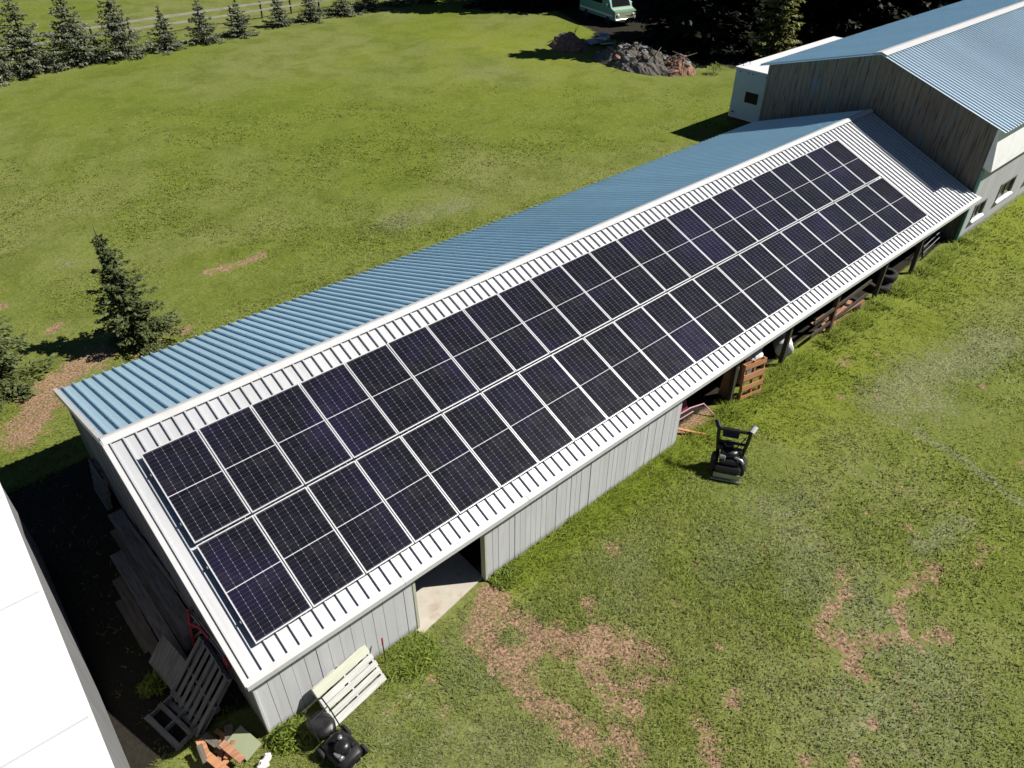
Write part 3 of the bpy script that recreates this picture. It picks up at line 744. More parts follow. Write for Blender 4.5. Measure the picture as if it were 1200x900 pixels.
# ------------------------------------------------------------------ trees
def needle_tree(h, r, seed, whorls, per, leafs, leaf, base=.05, droop=.18, ragged=.25, power=.85, lean=(0, 0)):
    rr = np.random.default_rng(seed); P = []; RN = []
    br = MB()
    for w in range(whorls):
        t = (w + rr.uniform(-.3, .3)) / whorls; t = min(max(t, 0), .985)
        z = h * (base + (1 - base) * t); L0 = r * (1 - t) ** power + .05 * r
        nb = max(4, int(per * (1 - .5 * t)))
        a0 = rr.uniform(0, 6.28)
        for k in range(nb):
            a = a0 + 6.283 * k / nb + rr.uniform(-.3, .3); L = L0 * rr.uniform(1 - 1.6 * ragged, 1 + ragged)
            dz = -droop * L * rr.uniform(.4, 1.4) + .12 * L * t
            m = max(5, int(leafs * L / r * rr.uniform(.8, 1.2)))
            s = rr.random(m) ** .6
            wid = .30 * L * (1 - .55 * s) * rr.uniform(.7, 1.2)
            off = rr.uniform(-1, 1, m) * wid
            px = np.cos(a) * s * L - np.sin(a) * off + lean[0] * z; py = np.sin(a) * s * L + np.cos(a) * off + lean[1] * z
            pz = z + dz * s ** 1.3 + .10 * L * s ** 3 + rr.normal(0, .025 * r, m) - np.abs(off) * .25
            c = np.stack([px, py, np.maximum(pz, .04)], 1)
            # needle spray: thin rhombus along outward direction with random yaw
            ya = a + off / max(L, .01) * 1.5 + rr.normal(0, .5, m); el = rr.normal(-.15, .35, m)
            d = np.stack([np.cos(ya) * np.cos(el), np.sin(ya) * np.cos(el), np.sin(el)], 1)
            sd = np.stack([-np.sin(ya), np.cos(ya), rr.normal(0, .5, m)], 1); sd /= np.linalg.norm(sd, axis=1)[:, None]
            ln = leaf * rr.uniform(.6, 1.4, m)[:, None]
            P.append(np.stack([c - d * ln * .45, c + sd * ln * .26, c + d * ln * .6, c - sd * ln * .26], 1)); RN.append(np.clip(rr.uniform(.0, .7, m) + .35 * s, 0, 1))
            if L > .25 * r:
                br.tube([(lean[0] * z, lean[1] * z, z), (np.cos(a) * L * .5 + lean[0] * z, np.sin(a) * L * .5 + lean[1] * z, max(.05, z + dz * .4)), (np.cos(a) * L * .9 + lean[0] * z, np.sin(a) * L * .9 + lean[1] * z, max(.05, z + dz * .9))], [.012 * r + .004, .008 * r, .003 * r], 4, False)
    V = np.concatenate(P).reshape(-1, 3); rn = np.repeat(np.concatenate(RN), 4)
    f = np.arange(len(V)).reshape(-1, 4)
    me = bpy.data.meshes.new('crown'); me.from_pydata(V.tolist(), [], f.tolist()); attr_f(me, 'rnd', rn); me.update()
    br.tube([(0, 0, -.05), (lean[0] * h * .5, lean[1] * h * .5, h * .5), (lean[0] * h, lean[1] * h, h * 1.02)], [.028 * h * .6 + .02, .018 * h * .6 + .01, .008], 8)
    return me, br.mesh('trunk', M['bark'])
def tree_thing(name, meshes, mat, loc, label, group=None, rz=0, scale=1):
    root = thing(name, label, 'tree', loc, rz, group); root.scale = (scale,) * 3 if not isinstance(scale, tuple) else scale
    me, tm = meshes
    if not me.materials: me.materials.append(M[mat])
    for nm, m_ in (('crown', me), ('trunk', tm)):
        o = bpy.data.objects.new(nm, m_); COL.objects.link(o); o.parent = root
    return root
t1 = needle_tree(3.75, 1.0, 4, 21, 11, 95, .105, ragged=.42, droop=.1, lean=(-.035, .045))
tree_thing('spruce_tree', t1, 'spruce', (2.62, 9.9, 0), 'lone ragged dark green spruce standing behind the shed', rz=.7)
t2 = needle_tree(4.0, 1.5, 9, 19, 12, 95, .12, ragged=.35, droop=.12)
tree_thing('spruce_tree', t2, 'spruce', (-1.65, 10.3, 0), 'bushy dark spruce cut by the left edge near the shed corner', rz=2.1)
rowm = [needle_tree(4.2, 1.85, 20 + k, 17, 11, 80, .17, ragged=.38, droop=.1, power=.95) for k in range(4)]
rowd = [needle_tree(2.6, 1.25, 40 + k, 14, 10, 75, .14, ragged=.42, droop=.08, power=.9 + .12 * k) for k in range(5)]
ROW = [(6.6, 44.2, 4.0, 1.7), (8.7, 44.6, 4.5, 1.85), (11.5, 44.9, 4.5, 1.8), (14.2, 44.5, 4.3, 1.6), (17.2, 44.6, 2.75, 1.35), (20.0, 45.0, 2.8, 1.1), (22.8, 45.1, 2.4, 1.2), (26.4, 45.9, 2.7, 1.05), (28.9, 45.7, 2.5, 1.05), (32.0, 46.1, 2.5, 1.25), (34.9, 46.9, 2.4, 1.2), (37.6, 46.6, 2.6, 1.3), (40.2, 46.0, 2.8, 1.4)]
for i, (x, y, h, r) in enumerate(ROW):
    if i < 4: mm = rowm[i % 4]; bh, brad, mat = 4.2, 1.85, 'spruce_pale'
    else: mm = rowd[i % 5]; bh, brad, mat = 2.6, 1.25, 'spruce_pale'
    if i == 7 or i == 9: mat = 'spruce_pale'
    tree_thing('spruce_tree', mm, mat, (x, y, 0), ('tall pale spruce, %s from the left in the row before the fence' if i < 4 else 'small pale spruce, %s from the left in the row before the fence') % ORD[i],
               'spruces in a row along the fence', random.uniform(0, 6), (r / brad, r / brad, h / bh))
litm = needle_tree(11, 1.5, 61, 30, 12, 50, .26, ragged=.35, droop=.2, power=.7)
tree_thing('spruce_tree', litm, 'spruce_lit', (46.2, 15.7, 0), 'sunlit olive green conifer at the edge of the dark wood', rz=1)
fm = [needle_tree(18, 3.4, 70 + k, 28, 13, 80, .48, base=.02, ragged=.3, droop=.3, power=.75) for k in range(3)]
rr = random.Random(12); spots = []
def los_van(x, y):    # keep the line from the camera to the van open
    dx, dy = 45.9 + 1.55, 28.6 + 11.75; L = math.hypot(dx, dy); u = ((x + 1.55) * dx + (y + 11.75) * dy) / L; c = abs((x + 1.55) * dy - (y + 11.75) * dx) / L
    return u < L + 3 and c < 4.0
tries = 0
def sun_lane(x, y):   # the sunlit conifer keeps its sun
    dx, dy = .827, -.562; u = (x - 46.2) * dx + (y - 15.7) * dy; c = abs((x - 46.2) * dy - (y - 15.7) * dx)
    u2 = (x - 46) * dx + (y - 29) * dy; c2 = abs((x - 46) * dy - (y - 29) * dx)
    return (-1 < u < 20 and c < 5.2) or (-1 < u2 < 19 and c2 < 3.4)
while len(spots) < 96 and tries < 9000:
    tries += 1
    x = rr.uniform(43.2, 88); y = rr.uniform(8.6, 62)
    if y < 22 - 1.6 * (x - 43) and x < 50: continue
    if y > 40 and x < 48: continue
    if sun_lane(x, y): continue
    if los_van(x, y) or any(math.hypot(x - a_, y - b_) < 3.6 for a_, b_ in spots): continue
    if math.hypot(x - 46.5, y - 30.8) < 5.5: continue
    if math.hypot(x - 46.2, y - 15.7) < 4.2: continue
    spots.append((x, y))
for i, (x, y) in enumerate(spots):
    s = rr.uniform(.8, 1.15)
    tree_thing('spruce_tree', fm[i % 3], 'spruce_forest', (x, y, 0), 'tall dark spruce in the deep shade of the far wood', 'tall spruces of the far wood', rr.uniform(0, 6), (s, s, s * rr.uniform(.9, 1.1) * (.66 if x < 51.5 and 17 < y < 36 else 1)))

# ------------------------------------------------------------------ fence beyond the spruces
fe = thing('fence', 'post and rail fence with pale top rail behind the spruce row', 'fence', (0, 49.3, 0))
fx = np.arange(-4, 50, 2.55)
for x in fx: MB().tube([(0, 0, -.1), (0, 0, 1.22)], .075, 8).build('post', 'post', fe, (float(x), random.uniform(-.05, .05), 0))
for zz, w in ((1.12, .13), (.62, .11)):
    mb = MB()
    for x in fx[:-1]: mb.beam((x + .02, -.09, zz + random.uniform(-.03, .03)), (x + 2.53, -.09, zz + random.uniform(-.03, .03)), .05, w)
    mb.build('rail', 'rail', fe)

# ------------------------------------------------------------------ heaps
def heap(name, label, loc, size, mat, seed, chunks, cm):
    root = thing(name, label, 'heap', loc)
    n = 40; xs = np.linspace(-1.15, 1.15, n); X, Y = np.meshgrid(xs, xs, indexing='ij'); d = np.hypot(X, Y)
    z = np.clip(1 - d ** 1.6, -.1, 1) * (.55 + .9 * fbm(X * 2 + seed, Y * 2, seed)) * size[2] + (fbm(X * 7 + seed, Y * 7, seed + 4) - .5) * size[2] * .4
    z = np.where(d > 1.05, -.15, z)
    mb = MB(); i = np.arange(n * n).reshape(n, n)
    q = np.stack([i[:-1, :-1], i[1:, :-1], i[1:, 1:], i[:-1, 1:]], -1).reshape(-1, 4)
    mb.add(np.stack([X.ravel() * size[0], Y.ravel() * size[1], z.ravel()], 1).tolist(), q.tolist()); mb.build('mound', mat, root)
    r2 = random.Random(seed)
    for k in range(chunks):
        a = r2.uniform(0, 6.28); s = r2.random() ** .6; px, py = math.cos(a) * s, math.sin(a) * s
        pz = max(0, (1 - s ** 1.6)) * size[2] * .9
        q = r2.uniform(.12, .34); mb = MB(); mb.blob((0, 0, 0), (q * r2.uniform(.7, 1.6), q, q * .6), k + seed, 7, .35)
        mb.build('chunk', cm[k % len(cm)], root, (px * size[0], py * size[1], pz + .05), (r2.uniform(-.5, .5), r2.uniform(-.5, .5), r2.uniform(0, 6)))
    mb = MB()
    for k in range(10):
        a = r2.uniform(0, 6.28); s = r2.uniform(.2, .8); p = Vector((math.cos(a) * s * size[0], math.sin(a) * s * size[1], max(0, 1 - s ** 1.6) * size[2] + .05))
        dv = Vector((r2.uniform(-1, 1), r2.uniform(-1, 1), r2.uniform(0, .5))).normalized() * r2.uniform(.5, 1.1); mb.tube([p - dv * .6, p + dv * .2 + Vector((0, 0, .06)), p + dv], [.03, .025, .012], 5)
    mb.build('branches', 'lumber', root)
    return root
heap('rubble_heap', 'broad grey heap of rubble and brush before the dark wood', (38.2, 20.6, 0), (1.8, 3.5, 1.15), 'rubble', 3, 34, ('chunk', 'rubble', 'chunk', 'rubble', 'earth_heap'))
heap('earth_heap', 'red brown earth mound at the right end of the rubble', (38.9, 17.9, 0), (1.1, 1.2, .95), 'earth_heap', 9, 8, ('earth_heap', 'chunk'))
heap('earth_heap', 'low red brown earth mound left of the rubble', (38.2, 26.7, 0), (1.2, 1.6, .75), 'earth_heap', 15, 10, ('earth_heap', 'earth_heap', 'rubble'))
mb = MB()
for k in range(5): mb.box((random.uniform(-.7, .7), random.uniform(-.9, .9), .25 + .09 * k), (random.uniform(.5, 1.0), random.uniform(.6, 1.3), .09), Matrix.Rotation(random.uniform(0, 3), 3, 'Z') @ Matrix.Rotation(random.uniform(-.35, .35), 3, 'X'), .01)
tag(mb.build('scrap_pile', 'trim_white', None, (40.2, 25.2, 0)), 'bright white scrap sheets piled between the two earth heaps', 'scrap')

# ------------------------------------------------------------------ van at the wood's edge
van = thing('camper_van', 'old teal and cream van parked at the edge of the dark wood', 'van', (45.9, 28.4, 0), R(-14))
mb = MB()
mb.prism([(0, .45), (0, 1.05), (.55, 1.2), (1.05, 2.0), (1.4, 2.15), (5.0, 2.15), (5.0, .4)], 'X', -.95, .95)
mb.build('body', 'teal', van)
mb = MB(); mb.prism([(-.02, .5), (-.02, 1.03), (.53, 1.21), (.55, 1.1), (.02, .5)], 'X', -.94, .94); mb.build('hood', 'cream', van)
mb = MB(); mb.add([(-.82, .60, 1.27), (.82, .60, 1.27), (.72, 1.03, 1.96), (-.72, 1.03, 1.96), (-.82, .585, 1.28), (.82, .585, 1.28), (.72, 1.015, 1.97), (-.72, 1.015, 1.97)], [(4, 5, 6, 7), (0, 3, 2, 1), (0, 1, 5, 4), (1, 2, 6, 5), (2, 3, 7, 6), (3, 0, 4, 7)]); mb.build('windshield', 'window', van)
mb = MB(); mb.box((0, -.08, .48), (1.9, .16, .16), None, .03); mb.build('bumper', 'steel', van)
for s in (-1, 1):
    MB().lathe([(0, -.03), (.11, -.03), (.12, .0), (.1, .03)], (s * .68, -.02, .8), 'Y', 14).build('headlight', 'bag', van)
    MB().box((s * 1.05, .9, 1.35), (.2, .06, .26), None, .03).build('mirror', 'bag', van)
    MB().box((s * .955, 2.6, 1.6), (.02, 1.6, .5), None, .005).build('side_window', 'window', van)
    for yy in (.95, 4.0): MB().lathe([(0, -.11), (.2, -.11), (.34, -.07), (.34, .07), (.2, .11), (0, .11)], (s * .86, yy, .34), 'X').build('wheel', 'rubber', van)
    MB().box((s * .96, 2.6, .72), (.015, 4.6, .12)).build('side_stripe', 'bag', van)
MB().box((0, 3.0, 2.19), (1.7, 3.4, .08), None, .03).build('roof', 'white_paint', van)

# ------------------------------------------------------------------ pallets
def pallet(name, label, L, W, boards_, mats, loc, rot, bw=None, under=True):
    root = thing(name, label, 'pallet', loc); root.rotation_euler = rot
    bw = bw or [.1] * boards_
    gaps = (W - sum(bw)) / max(1, boards_ - 1); y = 0
    for k in range(boards_):
        jit = random.uniform(-.012, .012)
        MB().box((L / 2 + jit, y + bw[k] / 2, .115), (L, bw[k], .018), Matrix.Rotation(random.uniform(-.008, .008), 3, 'Z'), .003).build('deck_board', mats[k % len(mats)], root)
        y += bw[k] + gaps
    for xx in (.03, L / 2, L - .03): MB().box((xx, W / 2, .06), (.04, W, .088), None, .003).build('stringer', mats[0], root)
    if under:
        for yy in (.06, W / 2, W - .06): MB().box((L / 2, yy, .008), (L, .1, .016), None, .002).build('bottom_board', mats[0], root)
    return root
# leaning white pallet, foot edge away from the wall
ang = math.atan2(.58, .52)
pallet('wooden_pallet', 'bleached white wooden pallet leaning on the shed front wall', 1.2, .80, 5, ['pallet_white'] * 4 + ['pallet_green'], (.60, -4.60, 0), (ang, 0, R(8.0)), [.135, .115, .11, .11, .19])
# grey pallet by the gable
pallet('wooden_pallet', 'grey weathered slatted pallet tilted against the shed gable', 1.25, 1.15, 7, ['pallet_grey'], (-1.22, -3.25, .02), (0, R(-50), 0), [.10] * 7)
pallet('wooden_pallet', 'broken grey pallet lying flat in the shade near white trailer', 1.0, .9, 4, ['pallet_grey'], (-1.85, -2.3, .0), (R(4), R(-5), R(-78)), [.1, .08, .1, .09])
pallet('wooden_pallet', 'dim slatted pallet standing against the far end of the gable', .95, .9, 6, ['pallet_grey'], (-.50, 4.3, 0.0), (R(80), 0, R(-90)), [.08] * 6)
pallet('wooden_pallet', 'orange brown pallet on edge beside a shed post', .78, 1.2, 4, ['pallet_orange'], (13.72, -3.98, 0), (R(86), 0, R(-12)), [.2, .16, .2, .16])
mb = MB().box((0, 0, .6), (.04, .34, 1.2), None, .004)
tag(mb.build('plank', 'broken_wood', None, (13.62, -3.62, 0), (R(6), R(-4), R(6))), 'dark red brown plank upright behind the orange pallet', 'plank')
# plywood sheet beside the grey pallet
mb = MB(); mb.box((0, 0, 0), (.62, .85, .02), None, .003)
o = mb.build('plywood_sheet', 'pallet_grey', None, (-1.12, -1.72, .40), (R(4), R(-48), R(4)))
tag(o, 'plain grey sheet of board propped above the slatted pallet', 'board')
# lumber along the gable
lum = [(-.52, 3.1, -1.2, .10, .32, 'lumber'), (-.70, 2.6, -1.5, .07, .22, 'lumber2'), (-.92, 1.9, -1.9, .06, .26, 'lumber'), (-1.14, 1.2, -1.4, .05, .2, 'lumber2'), (-.42, 2.2, -.4, .5, .16, 'lumber'), (-1.32, .6, -1.0, .05, .12, 'lumber2')]
lname = ['widest grey plank lying along the foot of the gable', 'brown plank beside the widest one along the gable', 'long grey plank, middle of those along the gable', 'brown plank outside the long grey one along the gable', 'grey plank standing on edge against the gable wall', 'narrow brown plank nearest the white trailer']
for (xx, ya, yb, zz, w, m_), lb in zip(lum, lname):
    mb = MB()
    if zz > .3: mb.beam((xx, ya, .35), (xx + .06, yb, .62), .03, .28)
    else: mb.beam((xx, ya, zz), (xx - random.uniform(-.1, .1), yb, zz + random.uniform(0, .06)), w, .045, bev=.004)
    tag(mb.build('plank', m_), lb, 'plank', 'planks stored along the gable')
mb = MB()
for k in range(4): mb.beam((-.42 - .05 * k, -.9 - .2 * k, .1), (-.36 - .02 * k, -1.3 - .3 * k, .9), .06, .06)
tag(mb.build('broken_posts', 'pallet_grey'), 'bundle of short grey posts leaning behind the red frame', 'posts')
# red tubular frame with thin rods
rf = thing('red_frame', 'red tubular steel frame leaning on the gable near the pallet', 'frame', (-.56, -1.55, 0))
rf.scale = (1, 1, 1.55)
mb = MB(); mb.tube([(-.05, .02, .05), (.1, .02, .75), (.12, -.08, .80), (.06, -.14, .75), (-.08, -.14, .05)], .024); mb.build('handle', 'red', rf)
mb = MB(); mb.tube([(.02, -.1, .62), (.12, -.45, .72), (.16, -.75, .70)], .03); mb.tube([(.2, -1.3, .68), (.2, -1.48, .66)], .05); mb.build('arm', 'red', rf)
mb = MB(); mb.tube([(.1, .0, .78), (.22, -1.5, .62)], .010); mb.tube([(.14, .0, .76), (.24, -1.4, .70)], .010); mb.build('rod', 'steel', rf)
# broken reddish wood, pale green panel, white bag at the gable corner
bw = thing('broken_boards', 'small heap of broken red brown boards at sunny gable corner', 'boards', (-1.12, -3.78, 0))
for k in range(13):
    a = R(62) + random.uniform(-.9, .9); mb = MB(); L = random.uniform(.3, .6)
    mb.box((random.uniform(-.26, .26), random.uniform(-.26, .26), .04 + .02 * k), (L, random.uniform(.06, .14), .028), Matrix.Rotation(a, 3, 'Z') @ Matrix.Rotation(random.uniform(-.25, .25), 3, 'Y'), .004)
    mb.build('board', ('broken_wood', 'pallet_orange', 'lumber2')[k % 3], bw)
mb = MB(); mb.box((0, 0, 0), (.34, .5, .03), None, .006)
tag(mb.build('panel_board', 'palegreen', None, (-.74, -3.92, .16), (R(20), R(-8), R(14))), 'pale green board lying beside the broken red brown boards', 'board')
mb = MB(); mb.blob((0, 0, .06), (.11, .09, .08), 4, 12, .35); mb.blob((.11, .07, .06), (.08, .07, .07), 8, 12, .35)
tag(mb.build('plastic_bag', 'bag', None, (-.66, -4.42, 0)), 'crumpled white plastic bag in grass at the gable corner', 'bag')
# stake
st = thing('marker_stake', 'thin dark stake with red tip in grass before the shed wall', 'stake', (1.95, -4.27, 0))
MB().tube([(0, 0, -.05), (.05, .10, .55)], .012, 6).build('shaft', 'black', st)
MB().tube([(.05, .10, .55), (.07, .13, .72)], .018, 6).build('tip', 'red', st)

# ------------------------------------------------------------------ push mower in the foreground
def loft(mb, secs, n=16, p=.7):
    """sections: (y, z, half width, half height) superellipse rings along Y"""
    vs = []; fs = []
    for (y, z, w, h) in secs:
        for k in range(n):
            a = 2 * math.pi * k / n; c, s = math.cos(a), math.sin(a)
            vs.append((w * math.copysign(abs(c) ** p, c), y, z + h * math.copysign(abs(s) ** p, s)))
    for i in range(len(secs) - 1):
        for k in range(n):
            a = i * n + k; b = i * n + (k + 1) % n; fs.append((a, b, b + n, a + n))
    fs += [list(range(n)), list(range((len(secs) - 1) * n, len(secs) * n))[::-1]]
    mb.add(vs, fs, True)
mw = thing('push_mower', 'black push mower with rounded grass bag cut by the bottom edge', 'lawn mower', (.46, -5.15, 0), R(8))
mw.scale = (.88, .88, .88)
mb = MB(); loft(mb, [(.34, .20, .18, .06), (.30, .20, .26, .09), (.1, .21, .29, .10), (-.15, .21, .29, .10), (-.33, .20, .24, .09), (-.40, .19, .12, .06)]); mb.build('deck', 'black_gloss', mw)
mb = MB(); loft(mb, [(.28, .44, .05, .03), (.32, .43, .16, .12), (.45, .40, .23, .16), (.62, .37, .245, .17), (.78, .34, .22, .15), (.88, .31, .17, .11), (.92, .30, .06, .04)], 18, .62); mb.build('grass_bag', 'black_gloss', mw)
mb = MB(); mb.lathe([(.16, .28), (.165, .40), (.14, .46), (.06, .49), (0, .49)], (0, -.05, 0), 'Z', 20); mb.box((.17, -.1, .37), (.13, .2, .12), None, .03); mb.build('engine', 'black', mw)
MB().lathe([(0, .0), (.045, .0), (.05, .03), (0, .035)], (.05, .06, .49), 'Z', 12).build('fuel_cap', 'steel', mw)
mb = MB(); mb.lathe([(0, -.03), (.05, -.03), (.06, 0), (.05, .03), (0, .03)], (-.16, -.22, .38), 'Y', 12); mb.box((-.17, -.1, .36), (.08, .14, .08), None, .01); mb.build('exhaust', 'steel', mw)
for sx in (-1, 1):
    for yy, r_ in ((.26, .14), (-.28, .11)):
        MB().lathe([(0, -.03), (r_ * .6, -.03), (r_ * .95, -.03), (r_, -.015), (r_, .015), (r_ * .95, .03), (r_ * .5, .03), (0, .02)], (sx * .31, yy, r_), 'X', 18).build('wheel', 'rubber', mw)
mb = MB()
for sx in (-1, 1): mb.tube([(sx * .24, .26, .25), (sx * .23, .5, .72), (sx * .20, .68, 1.02)], .014)
mb.tube([(-.20, .68, 1.02), (-.1, .72, 1.04), (.1, .72, 1.04), (.20, .68, 1.02)], .02); mb.tube([(-.22, .56, .83), (.22, .56, .83)], .012); mb.build('handlebar', 'black', mw)

# ------------------------------------------------------------------ walk-behind tiller in the grass
tl = thing('garden_tiller', 'black walk behind garden machine standing alone in the grass', 'tiller', (11.2, -5.42, 0), R(-58))
tl.scale = (1.22, 1.08, 1.08)
for s in (-1, 1):
    MB().lathe([(0, -.07), (.11, -.07), (.20, -.06), (.23, -.02), (.23, .02), (.20, .06), (.11, .07), (0, .07)], (s * .27, .0, .23), 'X', 18).build('wheel', 'rubber', tl)
mb = MB(); mb.box((0, .0, .36), (.36, .46, .22), None, .04); mb.box((0, -.22, .26), (.5, .22, .18), None, .04); mb.build('chassis', 'black', tl)
mb = MB(); mb.lathe([(.0, .62), (.12, .62), (.17, .58), (.18, .46), (.15, .44)], (0, .05, 0), 'Z', 18); mb.box((.16, .08, .55), (.12, .16, .14), None, .02); mb.build('engine', 'black', tl)
mb = MB(); mb.tube([(.1, -.08, .5), (.22, -.16, .52), (.26, -.16, .44)], .035); mb.box((-.14, -.12, .5), (.13, .1, .1), None, .02); mb.build('muffler', 'steel', tl)
mb = MB(); mb.tube([(-.26, .13, .7), (-.1, .0, .56), (.05, .02, .6), (.24, .15, .95)], .012); mb.tube([(.26, .13, .7), (.12, -.05, .5), (-.2, -.05, .42)], .012); mb.build('cables', 'rubber', tl)
mb = MB(); mb.lathe([(0, .0), (.10, .0), (.105, .12), (.07, .15), (0, .15)], (-.06, .12, .62), 'Z', 14); mb.box((-.2, .1, .64), (.13, .2, .13), None, .03); mb.build('fuel_tank', 'black', tl)
mb = MB()
for s in (-1, 1): mb.tube([(s * .22, .1, .30), (s * .28, .13, .75), (s * .31, .18, 1.14)], .036)
mb.tube([(-.31, .17, 1.06), (.31, .17, 1.06)], .038); mb.tube([(-.28, .13, .74), (.28, .13, .74)], .036); mb.build('handlebar', 'black', tl)
for s in (-1, 1): MB().tube([(s * .31, .16, 1.10), (s * .37, .27, 1.2)], .06, 8).build('grip', 'black' if s < 0 else 'bag', tl)
mb = MB(); mb.box((-.06, .17, .99), (.32, .08, .22), Matrix.Rotation(R(-30), 3, 'X'), .02); mb.build('control_panel', 'black', tl)
mb = MB(); mb.box((0, -.34, .14), (.52, .03, .16), None, .008); mb.tube([(-.3, -.38, .05), (.3, -.38, .05)], .02); mb.build('rear_flap', 'steel', tl)

# ------------------------------------------------------------------ clutter in the open bays
jf = thing('bent_frame', 'maroon metal frame with pink rails at end of plank wall', 'frame', (11.75, -3.55, 0))
mb = MB(); mb.box((0, .25, .42), (1.0, .05, .5), Matrix.Rotation(R(-20), 3, 'X'), .01); mb.build('sheet', 'maroon', jf)
mb = MB(); mb.tube([(-.5, .05, .35), (.3, -.05, .42), (.85, -.1, .30), (.95, -.45, .03)], .02); mb.tube([(-.5, -.02, .25), (.4, -.1, .28)], .016); mb.build('rail', 'pink', jf)
mb = MB(); mb.beam((-.4, -.1, .16), (.15, -.75, .04), .08, .03); mb.build('plank', 'pallet_orange', jf)
mb = MB(); mb.blob((0, 0, .14), (.34, .26, .16), 6, 12, .4); mb.blob((.3, .1, .2), (.22, .2, .18), 9, 12, .4)
tag(mb.build('plastic_sheet', 'bag', None, (14.75, -3.6, .72)), 'crumpled white plastic sheet lying above the orange pallet', 'sheet')
mb = MB(); mb.box((0, 0, .36), (.9, .62, .72), None, .03)
tag(mb.build('crate', 'pallet_grey', None, (14.75, -3.35, 0), (0, 0, R(12))), 'grey crate under the crumpled white plastic sheet', 'crate')
dr = thing('white_drum', 'white drum lying in the open bay behind dark shed post', 'drum', (16.75, -3.45, 0), R(40))
MB().lathe([(0, -.4), (.25, -.4), (.27, -.36), (.265, -.14), (.28, -.12), (.265, -.1), (.265, .1), (.28, .12), (.265, .14), (.27, .36), (.25, .4), (0, .4)], (0, 0, .28), 'X', 20).build('shell', 'bag', dr)
MB().lathe([(.0, .402), (.2, .402), (.2, .412), (0, .412)], (0, 0, .28), 'X', 16).build('lid', 'black', dr)
rb = thing('hay_rail', 'dark timber rails fixed low between the shed posts', 'rail', (18.8, -3.95, 0))
for za, zb in ((.38, .45), (.85, .95)): MB().beam((-1.3, .05, za), (2.2, .1, zb), .05, .11).build('rail', 'post', rb)
for k, (xx, yy, r_) in enumerate(((20.6, -3.55, .36), (22.5, -3.6, .42), (23.2, -3.5, .34), (22.9, -3.58, .38))):
    zz = .12 if k < 3 else .36
    t = thing('tyre', ['small old tyre lying by dark rails in the bay', 'large tyre under another in the second last bay', 'small tyre beside the stacked pair of tyres', 'tyre on top of the large one in the bay'][k], 'tyre', (xx, yy, zz - .12), R(30 * k))
    MB().lathe([(r_ * .55, -.1), (r_ * .92, -.12), (r_, -.06), (r_, .06), (r_ * .92, .12), (r_ * .55, .1), (r_ * .6, .0), (r_ * .55, -.1)], (0, 0, .12), 'Z', 24).build('carcass', 'rubber', t)
gp = thing('gate_panel', 'dark steel gate panel leaning in the last bay by barn', 'gate', (25.6, -3.7, 0), R(5))
mb = MB(); mb.tube([(0, 0, .05), (0, .3, 1.3), (1.9, .3, 1.3), (1.9, 0, .05), (0, 0, .05)], .03, 8); mb.build('gate_frame', 'black', gp)
mb = MB()
for k in range(1, 6): mb.tube([(0, .3 * k / 6, .05 + 1.25 * k / 6), (1.9, .3 * k / 6, .05 + 1.25 * k / 6)], .016, 6)
mb.build('bars', 'steel', gp)
mb = MB()
for k in range(6): mb.beam((-.9 + .1 * k, random.uniform(-.3, .3), .05 + .04 * k), (.8 + .1 * k, random.uniform(-.3, .3), .05 + .045 * k), .13, .035)
tag(mb.build('board_stack', 'broken_wood', None, (19.6, -3.55, 0)), 'loose red brown boards stacked behind low rails of bay', 'boards')

# ------------------------------------------------------------------ weeds
def weed(loc, r, h, n, label, seed):
    rr = np.random.default_rng(seed); V = []; RN = []
    for k in range(n):
        a = rr.uniform(0, 6.28); d = r * rr.random() ** .7; z = h * (1 - (d / r) ** 2 * .6) * rr.uniform(.3, 1)
        c = np.array([np.cos(a) * d, np.sin(a) * d, z]); ya = rr.uniform(0, 6.28); el = rr.normal(.2, .5); L = rr.uniform(.05, .12)
        dv = np.array([np.cos(ya) * np.cos(el), np.sin(ya) * np.cos(el), np.sin(el)]) * L; sd = np.array([-np.sin(ya), np.cos(ya), rr.normal(0, .4)]) * L * .16
        V += [c - dv, c + sd, c + dv, c - sd]; RN += [rr.random()] * 4
    me = bpy.data.meshes.new('leaves'); me.from_pydata([tuple(v) for v in V], [], np.arange(len(V)).reshape(-1, 4).tolist()); attr_f(me, 'rnd', RN); me.materials.append(M['weed']); me.update()
    root = thing('weed_clump', label, 'weeds', loc)
    o = bpy.data.objects.new('leaves', me); COL.objects.link(o); o.parent = root
    mb = MB()
    for k in range(6): a = k * 1.05; mb.tube([(0, 0, -.02), (math.cos(a) * r * .5, math.sin(a) * r * .5, h * .75)], .008, 5)
    mb.build('stems', 'weed', root)
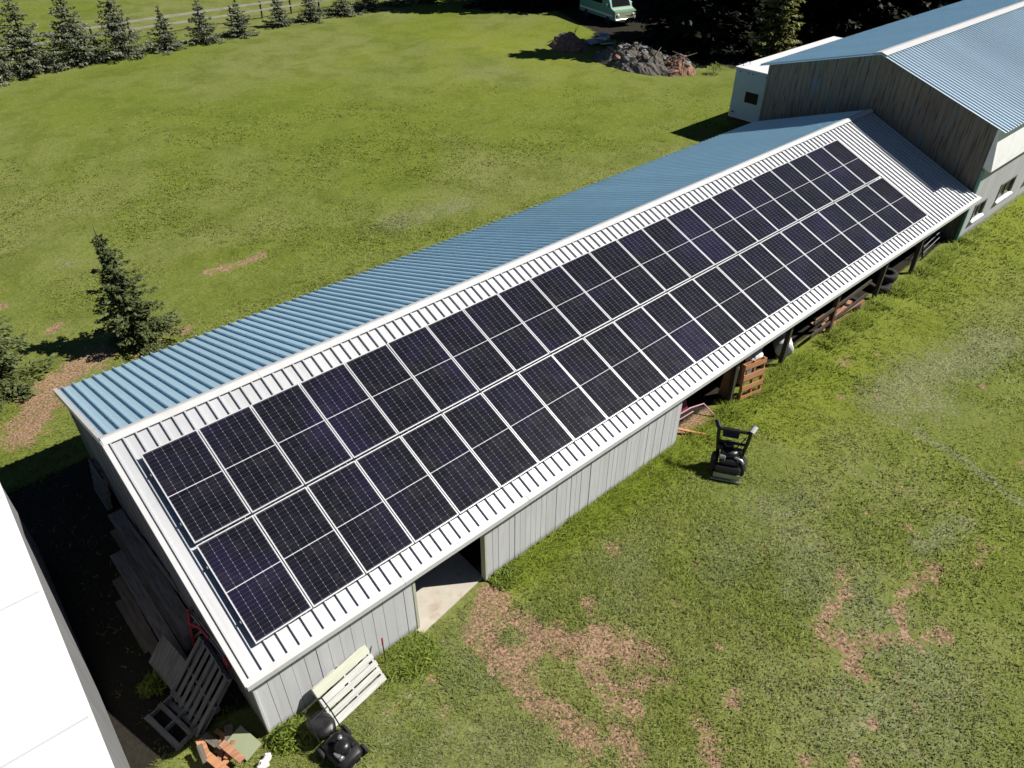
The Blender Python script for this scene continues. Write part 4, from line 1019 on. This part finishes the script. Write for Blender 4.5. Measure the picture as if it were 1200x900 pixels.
weed((-1.5, -1.75, 0), .24, .3, 260, 'green weed clump in the shade between trailer and pallets', 1)
weed((5.05, -4.15, 0), .4, .13, 420, 'bright weeds at the right jamb of shed doorway', 2)
weed((2.4, -4.35, 0), .55, .14, 620, 'bright weed clump at right end of near shed wall', 3)
weed((-.1, -4.2, 0), .36, .18, 420, 'weed clump at the shed corner next to the pallet', 4)
weed((40.2, 16.0, 0), .5, .7, 300, 'weed clump at right foot of the red brown earth mound', 5)

# ------------------------------------------------------------------ light, sky, camera
kx, ky = .78, .53
sun_dir = Vector((kx, -ky, 1)).normalized()               # towards the sun
elev = math.asin(sun_dir.z); az = math.atan2(sun_dir.x, sun_dir.y)
sd = bpy.data.lights.new('sun', 'SUN'); sd.energy = 5.0; sd.angle = R(.53); sd.color = (1.0, .955, .89)
so = bpy.data.objects.new('sun', sd); COL.objects.link(so); so.rotation_euler = (-sun_dir).to_track_quat('-Z', 'Y').to_euler(); so.location = (20, -30, 40)
w = bpy.data.worlds.new('World'); SC.world = w; w.use_nodes = True; nt = w.node_tree
bg = nt.nodes.get('Background') or nt.nodes.new('ShaderNodeBackground')
sky = nt.nodes.new('ShaderNodeTexSky'); sky.sky_type = 'NISHITA'; sky.sun_disc = False; sky.sun_elevation = elev; sky.sun_rotation = az; sky.air_density = .55; sky.dust_density = .2; sky.ozone_density = 6.0; sky.altitude = 1100
nt.links.new(sky.outputs[0], bg.inputs[0]); bg.inputs[1].default_value = .05
cam = bpy.data.cameras.new('camera'); cam.lens = 869.84 / 1200 * 36; cam.sensor_width = 36; cam.clip_end = 3000; cam.clip_start = .1
co = bpy.data.objects.new('camera', cam); COL.objects.link(co); co.location = (-1.548, -11.745, 12.845)
pit, yaw = .654935, .840677
F = Vector((math.cos(yaw) * math.cos(pit), math.sin(yaw) * math.cos(pit), -math.sin(pit)))
co.rotation_euler = F.to_track_quat('-Z', 'Y').to_euler()
SC.camera = co
vs = SC.view_settings; vs.view_transform = 'Standard'; vs.look = 'None'; vs.exposure = .42; vs.gamma = 1
